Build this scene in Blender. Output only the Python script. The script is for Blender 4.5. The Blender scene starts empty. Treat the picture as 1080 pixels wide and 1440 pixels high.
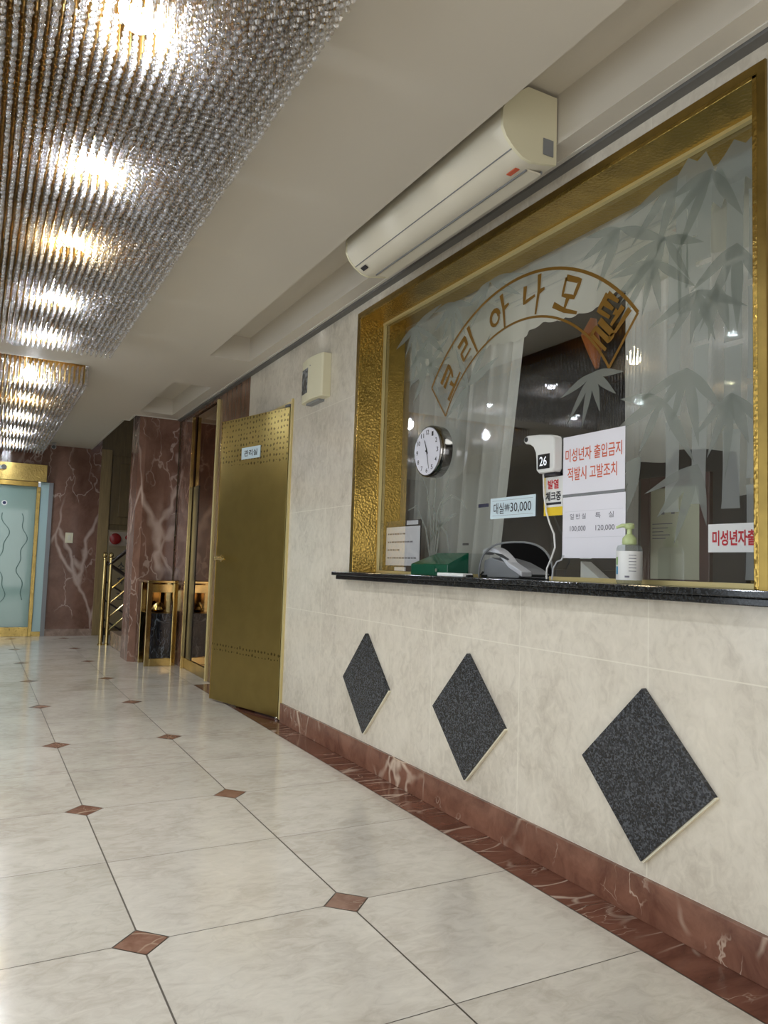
import bpy, bmesh, math, random
import numpy as np
from mathutils import Vector, Matrix
random.seed(7)
PI = math.pi
SC = bpy.context.scene
COL = SC.collection

# ------------------------------------------------------------------ camera
F_PX, YAW, PITCH, ROLL, CAM_H = 1070.6, 0.490327, 0.073946, 0.031889, 1.0
fwd = Vector((math.sin(YAW)*math.cos(PITCH), math.cos(YAW)*math.cos(PITCH), math.sin(PITCH)))
rt = Vector((math.cos(YAW), -math.sin(YAW), 0)); up = rt.cross(fwd)
r2 = rt*math.cos(ROLL) + up*math.sin(ROLL); u2 = -rt*math.sin(ROLL) + up*math.cos(ROLL)
cam = bpy.data.cameras.new('camera'); co = bpy.data.objects.new('camera', cam); COL.objects.link(co)
cam.sensor_fit = 'HORIZONTAL'; cam.sensor_width = 36; cam.lens = 36*F_PX/1080; cam.clip_start = .02
b = -fwd
co.matrix_world = Matrix(((r2.x, u2.x, b.x, 0), (r2.y, u2.y, b.y, 0), (r2.z, u2.z, b.z, CAM_H), (0, 0, 0, 1)))
SC.camera = co

# ------------------------------------------------------------------ light, world, exposure
SC.view_settings.view_transform = 'Standard'; SC.view_settings.look = 'None'
SC.view_settings.exposure = -0.15; SC.view_settings.gamma = 1.0; SC.view_settings.use_curve_mapping = False
SC.cycles.max_bounces = 8; SC.cycles.transparent_max_bounces = 24; SC.cycles.glossy_bounces = 5
SC.cycles.diffuse_bounces = 4; SC.cycles.transmission_bounces = 6; SC.cycles.sample_clamp_indirect = 6
SC.cycles.caustics_reflective = False; SC.cycles.caustics_refractive = False
wd = bpy.data.worlds.new('world'); SC.world = wd; wd.use_nodes = True
wd.node_tree.nodes['Background'].inputs[0].default_value = (.75, .85, 1, 1)
wd.node_tree.nodes['Background'].inputs[1].default_value = .5
def area(name, loc, rot, sx, sy, power, color):
    l = bpy.data.lights.new(name, 'AREA'); l.shape = 'RECTANGLE'; l.size = sx; l.size_y = sy; l.energy = power; l.color = color
    o = bpy.data.objects.new(name, l); COL.objects.link(o); o.location = loc; o.rotation_euler = rot
    return o
# daylight through the entrance window of the left wall, the doorway behind the camera, and outside the far door
area('daylight_left_window', (-2.72, 2.2, 1.25), (0, -PI/2, 0), 2.2, 5.0, 82, (.86, .93, 1))
area('daylight_entrance', (-.2, -2.62, 1.35), (PI/2, 0, 0), 3.0, 2.4, 66, (1, .96, .91))
area('daylight_far_door', (-.3, 11.6, 1.1), (-PI/2, 0, 0), 2.4, 2.2, 30, (.92, .98, 1))
area('office_fill_light', (2.75, 2.3, 2.44), (0, 0, 0), .5, 1.6, 9, (1, .97, .92))  # added fill, no lamp seen here: brightens the curtains from behind
LAMP = 320.0     # emission strength of the chandelier bulbs

# ------------------------------------------------------------------ materials
def nd(nt, t, **kw):
    n = nt.nodes.new(t)
    for k, v in kw.items():
        if k.startswith('i_'):
            key = k[2:]
            n.inputs[int(key) if key.isdigit() else key.replace('_', ' ')].default_value = v
        else: setattr(n, k, v)
    return n
def lin(c):
    return tuple(((x/255)/12.92 if x/255 <= .04045 else ((x/255+.055)/1.055)**2.4) for x in c) + (1,)
def mat(name, rgb, rough=.5, metal=0., **kw):
    m = bpy.data.materials.new(name); m.use_nodes = True
    p = m.node_tree.nodes['Principled BSDF']
    p.inputs['Base Color'].default_value = lin(rgb); p.inputs['Roughness'].default_value = rough; p.inputs['Metallic'].default_value = metal
    for k, v in kw.items(): p.inputs[k.replace('_', ' ')].default_value = v
    return m
def ramp(nt, src, stops):
    r = nd(nt, 'ShaderNodeValToRGB'); e = r.color_ramp.elements
    while len(e) < len(stops): e.new(.5)
    for i, (p, c) in enumerate(stops): e[i].position = p; e[i].color = c if len(c) == 4 else lin(c)
    nt.links.new(src, r.inputs[0]); return r.outputs[0]
def mth(nt, op, a, b=None, c=None):
    n = nd(nt, 'ShaderNodeMath', operation=op)
    for i, v in enumerate((a, b, c)):
        if v is None: continue
        if isinstance(v, (int, float)): n.inputs[i].default_value = v
        else: nt.links.new(v, n.inputs[i])
    return n.outputs[0]
def mixc(nt, f, a, b):
    n = nd(nt, 'ShaderNodeMix', data_type='RGBA')
    for i, v in ((0, f), (6, a), (7, b)):
        if isinstance(v, (int, float)): n.inputs[i].default_value = v
        elif isinstance(v, tuple): n.inputs[i].default_value = v
        else: nt.links.new(v, n.inputs[i])
    return n.outputs[2]
def noise(nt, vec, scale, detail=4, rough=.55, dist=0.):
    n = nd(nt, 'ShaderNodeTexNoise'); n.inputs['Scale'].default_value = scale; n.inputs['Detail'].default_value = detail
    n.inputs['Roughness'].default_value = rough; n.inputs['Distortion'].default_value = dist
    if vec is not None: nt.links.new(vec, n.inputs['Vector'])
    return n
def bump(nt, p, h, strength, dist=.01):
    b_ = nd(nt, 'ShaderNodeBump'); b_.inputs['Strength'].default_value = strength; b_.inputs['Distance'].default_value = dist
    nt.links.new(h, b_.inputs['Height']); nt.links.new(b_.outputs[0], p.inputs['Normal'])
def pos(nt): return nd(nt, 'ShaderNodeNewGeometry').outputs['Position']
def scaled(nt, vec, s):
    n = nd(nt, 'ShaderNodeVectorMath', operation='MULTIPLY'); nt.links.new(vec, n.inputs[0]); n.inputs[1].default_value = s; return n.outputs[0]

def cream_marble(name, dark, light, rough, island=False, grid=None, grout=(190, 180, 150)):
    m = mat(name, light, rough); nt = m.node_tree; p = nt.nodes['Principled BSDF']; v = pos(nt)
    if island:
        g = nd(nt, 'ShaderNodeNewGeometry'); a = nd(nt, 'ShaderNodeVectorMath', operation='MULTIPLY_ADD')
        cb = nd(nt, 'ShaderNodeCombineXYZ'); nt.links.new(g.outputs['Random Per Island'], cb.inputs[0]); nt.links.new(g.outputs['Random Per Island'], cb.inputs[2])
        nt.links.new(cb.outputs[0], a.inputs[0]); a.inputs[1].default_value = (31, 0, 17); nt.links.new(v, a.inputs[2]); v = a.outputs[0]
    n1 = noise(nt, v, 2.6, 6, .6, .6); n2 = noise(nt, scaled(nt, v, (1, 1.7, 1.3)), 14, 5, .65, 1.0)
    f = mth(nt, 'ADD', mth(nt, 'MULTIPLY', n1.outputs[0], .55), mth(nt, 'MULTIPLY', n2.outputs[0], .45))
    c = ramp(nt, f, [(.36, dark), (.52, light), (.66, tuple(min(255, x+10) for x in light))])
    # fine wandering veins
    n3 = noise(nt, v, 3.1, 3, .5, 1.4)
    ve = mth(nt, 'ABSOLUTE', mth(nt, 'SUBTRACT', n3.outputs[0], .5))
    vm = mth(nt, 'MULTIPLY', mth(nt, 'LESS_THAN', ve, .006), mth(nt, 'GREATER_THAN', noise(nt, v, 1.3).outputs[0], .6))
    c = mixc(nt, mth(nt, 'MULTIPLY', vm, .07), c, lin(tuple(x*.72 for x in dark)))
    if island:
        g = nd(nt, 'ShaderNodeNewGeometry')
        t = ramp(nt, g.outputs['Random Per Island'], [(0, (.93, .93, .92, 1)), (1, (1, 1, 1, 1))])
        mm = nd(nt, 'ShaderNodeMix', data_type='RGBA', blend_type='MULTIPLY'); mm.inputs[0].default_value = 1
        nt.links.new(c, mm.inputs[6]); nt.links.new(t, mm.inputs[7]); c = mm.outputs[2]
    if grid:
        s = nd(nt, 'ShaderNodeSeparateXYZ'); nt.links.new(pos(nt), s.inputs[0])
        y0, dy, z0, dz, w = grid
        def line(o, off, d):
            q = mth(nt, 'FRACT', mth(nt, 'ADD', mth(nt, 'DIVIDE', mth(nt, 'SUBTRACT', o, off), d), 100.5))
            return mth(nt, 'LESS_THAN', mth(nt, 'ABSOLUTE', mth(nt, 'SUBTRACT', q, .5)), w/d)
        c = mixc(nt, mth(nt, 'MULTIPLY', mth(nt, 'MAXIMUM', line(s.outputs[1], y0, dy), line(s.outputs[2], z0, dz)), .75), c, lin(grout))
    nt.links.new(c, p.inputs['Base Color'])
    return m
def red_marble(name, dark, light, vein, rough=.18, scale=1.0, amount=.5, seed=0., stretch=(1, 1, 1)):
    m = mat(name, light, rough); nt = m.node_tree; p = nt.nodes['Principled BSDF']
    v = scaled(nt, pos(nt), tuple(scale*s for s in stretch))
    ad = nd(nt, 'ShaderNodeVectorMath', operation='ADD'); nt.links.new(v, ad.inputs[0]); ad.inputs[1].default_value = (seed, seed*1.7, seed*.6); v = ad.outputs[0]
    n1 = noise(nt, v, 6, 8, .65, .4)
    c = ramp(nt, n1.outputs[0], [(.32, dark), (.62, light)])
    wn = noise(nt, v, 2.6, 3, .5)
    dv = nd(nt, 'ShaderNodeVectorMath', operation='MULTIPLY_ADD'); nt.links.new(wn.outputs['Color'], dv.inputs[0]); dv.inputs[1].default_value = (.26, .26, .26); nt.links.new(v, dv.inputs[2])
    mp = nd(nt, 'ShaderNodeMapping'); mp.inputs['Rotation'].default_value = (.75, .6, .3); mp.inputs['Scale'].default_value = (1, 1.2, .34); nt.links.new(dv.outputs[0], mp.inputs[0])
    vo = nd(nt, 'ShaderNodeTexVoronoi', feature='DISTANCE_TO_EDGE'); vo.inputs['Scale'].default_value = 3.4; nt.links.new(mp.outputs[0], vo.inputs['Vector'])
    msk = ramp(nt, noise(nt, v, 1.7, 3).outputs[0], [(amount-.04, (0, 0, 0, 1)), (amount+.12, (1, 1, 1, 1))])
    wv = ramp(nt, mth(nt, 'ADD', vo.outputs['Distance'], mth(nt, 'MULTIPLY', noise(nt, v, 30, 3).outputs[0], .016)), [(.014, (1, 1, 1, 1)), (.045, (0, 0, 0, 1))])
    f = mth(nt, 'MULTIPLY', wv, msk)
    # a second, finer set of broken veins
    dv2 = nd(nt, 'ShaderNodeVectorMath', operation='MULTIPLY_ADD'); nt.links.new(noise(nt, v, 9, 3).outputs['Color'], dv2.inputs[0]); dv2.inputs[1].default_value = (.12, .12, .12); nt.links.new(mp.outputs[0], dv2.inputs[2])
    vo2 = nd(nt, 'ShaderNodeTexVoronoi', feature='DISTANCE_TO_EDGE'); vo2.inputs['Scale'].default_value = 8.5; nt.links.new(dv2.outputs[0], vo2.inputs['Vector'])
    m2 = ramp(nt, noise(nt, v, 3.3, 2).outputs[0], [(amount+.03, (0, 0, 0, 1)), (amount+.12, (1, 1, 1, 1))])
    th = mth(nt, 'MULTIPLY', mth(nt, 'MULTIPLY', ramp(nt, vo2.outputs['Distance'], [(.006, (1, 1, 1, 1)), (.03, (0, 0, 0, 1))]), m2), .55)
    c = mixc(nt, mth(nt, 'MAXIMUM', mth(nt, 'MULTIPLY', f, .72), th), c, lin(vein))
    nt.links.new(c, p.inputs['Base Color']); return m
def granite(name, a, bcol, rough=.25, scale=130):
    m = mat(name, a, rough); nt = m.node_tree; p = nt.nodes['Principled BSDF']; v = pos(nt)
    vo = nd(nt, 'ShaderNodeTexVoronoi'); vo.inputs['Scale'].default_value = scale; nt.links.new(v, vo.inputs['Vector'])
    s = nd(nt, 'ShaderNodeSeparateColor'); nt.links.new(vo.outputs['Color'], s.inputs[0])
    f = mth(nt, 'ADD', mth(nt, 'MULTIPLY', s.outputs[0], .6), mth(nt, 'MULTIPLY', noise(nt, v, scale*.35, 3).outputs[0], .5))
    c = ramp(nt, f, [(.3, tuple(x*.45 for x in a)), (.55, a), (.8, bcol)]); nt.links.new(c, p.inputs['Base Color']); return m
def brass(name, rgb, rough=.22, ham=0., scale=45, spots=False, var=.86):
    m = mat(name, rgb, rough, 1.); nt = m.node_tree; p = nt.nodes['Principled BSDF']; v = pos(nt)
    n = noise(nt, v, 7, 5, .6)
    d = tuple(x*var for x in rgb)
    c = ramp(nt, n.outputs[0], [(.35, d), (.65, rgb)])
    if spots:
        n2 = noise(nt, v, 22, 6, .7)
        c = mixc(nt, ramp(nt, n2.outputs[0], [(.58, (0, 0, 0, 1)), (.7, (.7, .7, .7, 1))]), c, lin(tuple(x*.4 for x in rgb)))
    nt.links.new(c, p.inputs['Base Color'])
    if ham:
        vo = nd(nt, 'ShaderNodeTexVoronoi'); vo.inputs['Scale'].default_value = scale; nt.links.new(v, vo.inputs['Vector'])
        bump(nt, p, vo.outputs['Distance'], ham, .006)
    return m
def wood(name, rgb, rough=.4):
    m = mat(name, rgb, rough); nt = m.node_tree; p = nt.nodes['Principled BSDF']
    n = noise(nt, scaled(nt, pos(nt), (14, 14, 1.2)), 3, 5, .6)
    nt.links.new(ramp(nt, n.outputs[0], [(.3, tuple(x*.82 for x in rgb)), (.7, rgb)]), p.inputs['Base Color']); return m
def glass(name, tint, refl=1.0, rough=.0, body=None, body_f=0.):
    """pane seen through: clear transmission mixed with a Fresnel mirror, plus an optional milky body"""
    m = bpy.data.materials.new(name); m.use_nodes = True; nt = m.node_tree; nt.nodes.clear()
    o = nd(nt, 'ShaderNodeOutputMaterial'); t = nd(nt, 'ShaderNodeBsdfTransparent'); t.inputs[0].default_value = tint
    g = nd(nt, 'ShaderNodeBsdfGlossy'); g.inputs['Roughness'].default_value = rough; g.inputs[0].default_value = (1, 1, 1, 1)
    fr = nd(nt, 'ShaderNodeFresnel'); fr.inputs[0].default_value = 1.5
    mx = nd(nt, 'ShaderNodeMixShader'); bf = nd(nt, 'ShaderNodeNewGeometry').outputs['Backfacing']
    nt.links.new(mth(nt, 'MULTIPLY', mth(nt, 'MULTIPLY', fr.outputs[0], refl), mth(nt, 'SUBTRACT', 1., bf)), mx.inputs[0])
    base = t.outputs[0]
    if body:
        d = nd(nt, 'ShaderNodeBsdfDiffuse'); d.inputs[0].default_value = lin(body); tl = nd(nt, 'ShaderNodeBsdfTranslucent'); tl.inputs[0].default_value = lin(body)
        a = nd(nt, 'ShaderNodeAddShader') if False else nd(nt, 'ShaderNodeMixShader'); a.inputs[0].default_value = .5
        nt.links.new(d.outputs[0], a.inputs[1]); nt.links.new(tl.outputs[0], a.inputs[2])
        mb = nd(nt, 'ShaderNodeMixShader'); mb.inputs[0].default_value = body_f
        nt.links.new(base, mb.inputs[1]); nt.links.new(a.outputs[0], mb.inputs[2]); base = mb.outputs[0]
    nt.links.new(base, mx.inputs[1]); nt.links.new(g.outputs[0], mx.inputs[2]); nt.links.new(mx.outputs[0], o.inputs[0])
    return m
def emit(name, rgb, s):
    m = bpy.data.materials.new(name); m.use_nodes = True; nt = m.node_tree; nt.nodes.clear()
    o = nd(nt, 'ShaderNodeOutputMaterial'); e = nd(nt, 'ShaderNodeEmission'); e.inputs[0].default_value = (*rgb, 1); e.inputs[1].default_value = s
    nt.links.new(e.outputs[0], o.inputs[0]); return m

M = {}
M['floor'] = cream_marble('floor_marble', (184, 175, 161), (204, 197, 184), .12, island=True)
M['grout'] = mat('grout', (98, 90, 80), .7)
M['inset'] = red_marble('inset_marble', (112, 76, 60), (142, 108, 90), (196, 176, 152), .2, 2.0, .5, 3.)
M['strip'] = red_marble('rosso_strip', (84, 50, 38), (118, 78, 62), (208, 192, 174), .14, 1.3, .5, 9., (.6, 1.6, 1))
M['base'] = red_marble('rosso_base', (98, 62, 48), (134, 94, 76), (216, 196, 174), .22, 1.3, .53, 4.)
M['redwall'] = red_marble('rosso_wall', (96, 68, 56), (130, 98, 84), (196, 176, 164), .12, .55, .44, 2., (1, 1, .8))
M['brownwall'] = red_marble('brown_wall', (84, 60, 46), (128, 98, 78), (150, 120, 100), .2, 1.2, .6, 6., (1, 2.4, .25))
M['wall'] = cream_marble('wall_marble', (188, 179, 163), (210, 202, 186), .17, grid=(1.654, .61, .12, .61, .002), grout=(226, 220, 204))
M['granite'] = granite('blue_black_granite', (48, 50, 54), (80, 83, 88), .25, 200)
M['sill'] = granite('black_granite', (20, 22, 24), (48, 51, 54), .12, 190)
M['blackmarble'] = red_marble('black_marble', (12, 14, 18), (26, 30, 38), (120, 130, 140), .08, 2.6, .47, 12.)
M['ceil'] = mat('ceiling_paint', (206, 199, 185), .75)
nt = M['ceil'].node_tree; bump(nt, nt.nodes['Principled BSDF'], noise(nt, pos(nt), 9, 5).outputs[0], .12, .01)
M['lip'] = mat('ceiling_edge_trim', (206, 202, 192), .5)
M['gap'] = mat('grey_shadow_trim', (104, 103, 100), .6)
M['plaster'] = mat('plaster', (196, 190, 178), .8)
M['brass_ham'] = brass('hammered_brass', (182, 152, 80), .26, .25, 80)
M['brass_flat'] = brass('satin_brass', (164, 138, 76), .3)
M['brass_old'] = brass('spotted_brass', (186, 162, 98), .3, .2, 60, True)
M['brass_pol'] = brass('polished_brass', (210, 188, 130), .12)
M['brass_bead'] = mat('pale_brass', (214, 196, 138), .35, .4)
M['mirror_gold'] = brass('bronze_mirror', (150, 108, 52), .05, .03, 3)
M['chrome'] = mat('chrome', (225, 225, 225), .08, 1.)
M['white'] = mat('white_plastic', (226, 226, 222), .35)
M['cream'] = mat('cream_plastic', (222, 216, 186), .4)
M['cream2'] = mat('pale_plastic', (220, 214, 196), .38)
M['paper'] = mat('white_paper', (232, 230, 236), .6)
M['bluepaper'] = mat('pale_blue_paper', (205, 222, 228), .6)
M['creampaper'] = mat('cream_paper', (206, 204, 178), .6)
M['black'] = mat('black_plastic', (14, 14, 15), .3)
M['darkgrey'] = mat('charcoal_plastic', (52, 54, 56), .4)
M['grey'] = mat('grey_plastic', (128, 130, 132), .4)
M['lightgrey'] = mat('light_grey_plastic', (196, 198, 202), .35)
M['ink'] = mat('black_ink', (38, 38, 44), .6)
M['greyink'] = mat('grey_ink', (118, 116, 124), .6)
M['redink'] = mat('red_ink', (186, 24, 34), .5)
M['orangeink'] = mat('orange_red_ink', (206, 96, 62), .6)
M['blueink'] = mat('navy_ink', (36, 40, 84), .5)
M['yellow'] = mat('yellow_card', (232, 198, 40), .5)
M['goldink'] = mat('gold_lettering', (128, 92, 24), .4, .25)
M['redwood'] = mat('red_wood_frame', (74, 34, 32), .3)
M['greenacr'] = mat('dark_green_acrylic', (10, 84, 60), .1, 0, Alpha=.88)
M['greenpump'] = mat('pale_green_plastic', (184, 198, 142), .35)
M['bottle'] = glass('clear_bottle', (.9, .93, .92, 1), 1.0, .03, (210, 215, 215), .22)
M['glass'] = glass('counter_glass', (.97, .98, .97, 1), 2.9, .0)
M['etched'] = glass('etched_glass', (.86, .9, .87, 1), .6, .3, (200, 203, 198), .5)
M['etched_dark'] = glass('deep_etched_glass', (.8, .84, .8, 1), .6, .3, (178, 181, 174), .5)
M['curtain'] = glass('sheer_curtain', (1, 1, 1, 1), 0, .5, (240, 240, 234), .9)
M['valance'] = glass('lace_valance', (1, 1, 1, 1), 0, .5, (236, 235, 224), .95)
M['frosted'] = glass('frosted_door_glass', (.85, .9, .88, 1), 1.0, .05, (164, 184, 176), .93)
M['frostline'] = glass('etched_curve', (.6, .7, .68, 1), .3, .2, (128, 150, 144), .7)
M['office'] = mat('office_wall', (72, 72, 75), .7)
M['office2'] = mat('office_desk', (70, 64, 56), .5)
M['woodpanel'] = wood('brown_panel', (112, 94, 60))
M['woodtrim'] = wood('tan_trim', (146, 124, 82))
M['cabinet'] = mat('beige_cabinet', (126, 112, 84), .45)
M['stair'] = red_marble('stair_marble', (112, 92, 80), (150, 128, 114), (190, 172, 158), .2, 1.4, .5, 15.)
M['darkrail'] = mat('dark_rail', (40, 28, 22), .3)
M['redlamp'] = mat('alarm_red', (128, 26, 24), .3)
M['teal'] = mat('pale_teal_panel', (168, 196, 196), .4)
M['bulb'] = emit('bulb_glow', (.84, .91, 1.), LAMP)
M['bulbwarm'] = emit('warm_bulb_glow', (1, .82, .5), LAMP*.7)
M['plate'] = brass('dark_brass_plate', (150, 118, 66), .35)
M['rod'] = brass('brass_rod', (226, 190, 116), .3)
M['orange'] = mat('orange_cord', (160, 84, 22), .6)
M['edging'] = mat('cream_edging', (236, 230, 206), .5)
def crystal():
    # cut glass: part clear, part mirror facets, part milky; random bead tones imitate sparkle
    m = bpy.data.materials.new('crystal'); m.use_nodes = True; nt = m.node_tree; nt.nodes.clear()
    rnd = nd(nt, 'ShaderNodeNewGeometry').outputs['Random Per Island']
    o = nd(nt, 'ShaderNodeOutputMaterial'); g = nd(nt, 'ShaderNodeBsdfGlossy'); g.inputs['Roughness'].default_value = .03
    nt.links.new(ramp(nt, rnd, [(0, (.75, .7, .62, 1)), (.5, (.95, .93, .9, 1)), (1, (1, 1, 1, 1))]), g.inputs[0])
    t = nd(nt, 'ShaderNodeBsdfTransparent'); t.inputs[0].default_value = (.96, .96, .97, 1)
    body = ramp(nt, rnd, [(0, (.5, .46, .4, 1)), (.6, (.85, .84, .84, 1)), (1, (1, 1, 1, 1))])
    tl = nd(nt, 'ShaderNodeBsdfTranslucent'); df = nd(nt, 'ShaderNodeBsdfDiffuse'); nt.links.new(body, tl.inputs[0]); nt.links.new(body, df.inputs[0])
    a = nd(nt, 'ShaderNodeMixShader'); a.inputs[0].default_value = .4; nt.links.new(tl.outputs[0], a.inputs[1]); nt.links.new(df.outputs[0], a.inputs[2])
    c = nd(nt, 'ShaderNodeMixShader'); nt.links.new(ramp(nt, rnd, [(0, (.1, .1, .1, 1)), (1, (.38, .38, .38, 1))]), c.inputs[0])
    nt.links.new(t.outputs[0], c.inputs[1]); nt.links.new(a.outputs[0], c.inputs[2])
    lw = nd(nt, 'ShaderNodeLayerWeight'); lw.inputs[0].default_value = .5
    mx = nd(nt, 'ShaderNodeMixShader'); nt.links.new(mth(nt, 'ADD', mth(nt, 'MULTIPLY', lw.outputs['Facing'], .45), .14), mx.inputs[0])
    nt.links.new(c.outputs[0], mx.inputs[1]); nt.links.new(g.outputs[0], mx.inputs[2]); nt.links.new(mx.outputs[0], o.inputs[0]); return m
M['crystal'] = crystal()
def door_metal():
    m = brass('door_brass', (162, 143, 84), .34, var=.95); nt = m.node_tree; p = nt.nodes['Principled BSDF']
    tc = nd(nt, 'ShaderNodeTexCoord'); s = nd(nt, 'ShaderNodeSeparateXYZ'); nt.links.new(tc.outputs['Object'], s.inputs[0])
    # stamped rows of small crosses near the top and one thin row low down
    cb = nd(nt, 'ShaderNodeCombineXYZ'); nt.links.new(s.outputs[1], cb.inputs[0]); nt.links.new(s.outputs[2], cb.inputs[1])
    vo = nd(nt, 'ShaderNodeTexVoronoi'); vo.inputs['Scale'].default_value = 27; vo.inputs['Randomness'].default_value = .25; nt.links.new(cb.outputs[0], vo.inputs['Vector'])
    dots = mth(nt, 'LESS_THAN', mth(nt, 'ADD', vo.outputs['Distance'], mth(nt, 'MULTIPLY', noise(nt, cb.outputs[0], 60, 2).outputs[0], .5)), .5)
    z = s.outputs[2]
    nz = mth(nt, 'MULTIPLY', mth(nt, 'SUBTRACT', noise(nt, cb.outputs[0], 5).outputs[0], .5), .16)
    top = mth(nt, 'GREATER_THAN', mth(nt, 'ADD', z, nz), 1.70)
    low = mth(nt, 'LESS_THAN', mth(nt, 'ABSOLUTE', mth(nt, 'SUBTRACT', z, .40)), .03)
    f = mth(nt, 'MULTIPLY', dots, mth(nt, 'MAXIMUM', top, low))
    old = p.inputs['Base Color'].links[0].from_socket
    nt.links.new(mixc(nt, mth(nt, 'MULTIPLY', f, .75), old, lin((66, 54, 22))), p.inputs['Base Color'])
    return m
M['door'] = door_metal()

# ------------------------------------------------------------------ building helpers
WLOC = {}
def tag(o, label=None, cat=None, group=None, kind=None):
    if label: o['label'] = label
    if cat: o['category'] = cat
    if group: o['group'] = group
    if kind: o['kind'] = kind
    return o
def thing(name, loc, label, cat, group=None):
    o = bpy.data.objects.new(name, None); COL.objects.link(o); o.location = loc; o.empty_display_size = .1
    WLOC[o] = Vector(loc); return tag(o, label, cat, group)
class MB:
    """collects faces in world coordinates and links them as ONE mesh object"""
    def __init__(s): s.v = []; s.f = []; s.mi = []
    def add(s, vs, fs, mi=0):
        n = len(s.v); s.v += [tuple(v) for v in vs]; s.f += [tuple(n+i for i in f) for f in fs]; s.mi += [mi]*len(fs); return s
    def box(s, a, c, mi=0):
        x0, y0, z0 = a; x1, y1, z1 = c
        return s.add([(x0, y0, z0), (x1, y0, z0), (x1, y1, z0), (x0, y1, z0), (x0, y0, z1), (x1, y0, z1), (x1, y1, z1), (x0, y1, z1)],
                     [(0, 3, 2, 1), (4, 5, 6, 7), (0, 1, 5, 4), (1, 2, 6, 5), (2, 3, 7, 6), (3, 0, 4, 7)], mi)
    def extr(s, pts, d, mi=0):
        """closed polygon pts (3D) swept by the vector d"""
        n = len(pts); q = [Vector(p) for p in pts]; d = Vector(d)
        return s.add(q + [p+d for p in q], [tuple(range(n))[::-1], tuple(range(n, 2*n))] + [(i, (i+1) % n, n+(i+1) % n, n+i) for i in range(n)], mi)
    def tube(s, path, r, n=10, mi=0, closed=False):
        P = [Vector(p) for p in path]; rr = r if isinstance(r, (list, tuple)) else [r]*len(P); rings = []; ref = None
        for i, p in enumerate(P):
            t = (P[min(i+1, len(P)-1)] - P[max(i-1, 0)]).normalized()
            if ref is None: ref = Vector((0, 0, 1)) if abs(t.z) < .9 else Vector((1, 0, 0))
            a = (ref - t*ref.dot(t)).normalized(); ref = a; c = t.cross(a)
            rings.append([p + (a*math.cos(2*PI*k/n) + c*math.sin(2*PI*k/n))*rr[i] for k in range(n)])
        vs = [v for g in rings for v in g]; fs = []
        for i in range(len(P)-1):
            for k in range(n): fs.append((i*n+k, i*n+(k+1) % n, (i+1)*n+(k+1) % n, (i+1)*n+k))
        fs += [tuple(range(n))[::-1], tuple(range((len(P)-1)*n, len(P)*n))]
        return s.add(vs, fs, mi)
    def lathe(s, prof, c, axis='z', n=28, mi=0):
        vs = []; fs = []
        for (r, h) in prof:
            for k in range(n):
                a = 2*PI*k/n; x, y = r*math.cos(a), r*math.sin(a)
                v = (x, y, h) if axis == 'z' else ((h, x, y) if axis == 'x' else (x, h, y))
                vs.append((c[0]+v[0], c[1]+v[1], c[2]+v[2]))
        for i in range(len(prof)-1):
            for k in range(n): fs.append((i*n+k, i*n+(k+1) % n, (i+1)*n+(k+1) % n, (i+1)*n+k))
        fs += [tuple(range(n))[::-1], tuple(range((len(prof)-1)*n, len(prof)*n))]
        return s.add(vs, fs, mi)
    def build(s, name, m, parent=None, bevel=0., smooth=False, flip=True):
        me = bpy.data.meshes.new(name)
        off = WLOC.get(parent, Vector((0, 0, 0))) if parent else Vector((0, 0, 0))
        me.from_pydata([(v[0]-off.x, v[1]-off.y, v[2]-off.z) for v in s.v], [], s.f)
        for mm in (m if isinstance(m, (list, tuple)) else [m]): me.materials.append(mm)
        me.polygons.foreach_set('material_index', s.mi)
        if flip:
            bm = bmesh.new(); bm.from_mesh(me); bmesh.ops.recalc_face_normals(bm, faces=bm.faces); bm.to_mesh(me); bm.free()
        if smooth:
            me.polygons.foreach_set('use_smooth', [True]*len(me.polygons))
            me.set_sharp_from_angle(angle=math.radians(40))
        o = bpy.data.objects.new(name, me); COL.objects.link(o)
        if parent: o.parent = parent
        WLOC[o] = off
        if bevel:
            bv = o.modifiers.new('bevel', 'BEVEL'); bv.width = bevel; bv.segments = 2; bv.limit_method = 'ANGLE'; bv.angle_limit = math.radians(40)
        return o
def box(name, a, c, m, parent=None, bevel=0.): return MB().box(a, c).build(name, m, parent, bevel)
def struct(o): o['kind'] = 'structure'; return o

def text_geo(txt, bold=0.):
    cu = bpy.data.curves.new('t', 'FONT'); cu.body = txt; cu.size = 1; cu.offset = bold; cu.resolution_u = 3
    ob = bpy.data.objects.new('t', cu); COL.objects.link(ob)
    dg = bpy.context.evaluated_depsgraph_get(); dg.update(); ev = ob.evaluated_get(dg); me = ev.to_mesh()
    vs = [tuple(v.co) for v in me.vertices]; fs = [tuple(p.vertices) for p in me.polygons]; ev.to_mesh_clear()
    bpy.data.objects.remove(ob); bpy.data.curves.remove(cu)
    return vs, fs
def put_text(mb, txt, org, u, v, width, height, bold=0., mi=0):
    """text fitted into width x height, its box centred on org, along the unit vectors u (right) and v (up)"""
    vs, fs = text_geo(txt, bold)
    if not vs: return mb
    xs = [p[0] for p in vs]; ys = [p[1] for p in vs]; x0, x1, y0, y1 = min(xs), max(xs), min(ys), max(ys)
    u, v, org = Vector(u), Vector(v), Vector(org)
    return mb.add([org + u*(((p[0]-x0)/(x1-x0)-.5)*width) + v*(((p[1]-y0)/(y1-y0)-.5)*height) for p in vs], fs, mi)
UY = (0, -1, 0); UZ = (0, 0, 1)          # right and up on a surface facing the lobby

# ------------------------------------------------------------------ the setting
WX, GX, CZ, EY = 1.795, 1.945, 2.46, 10.72
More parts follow.
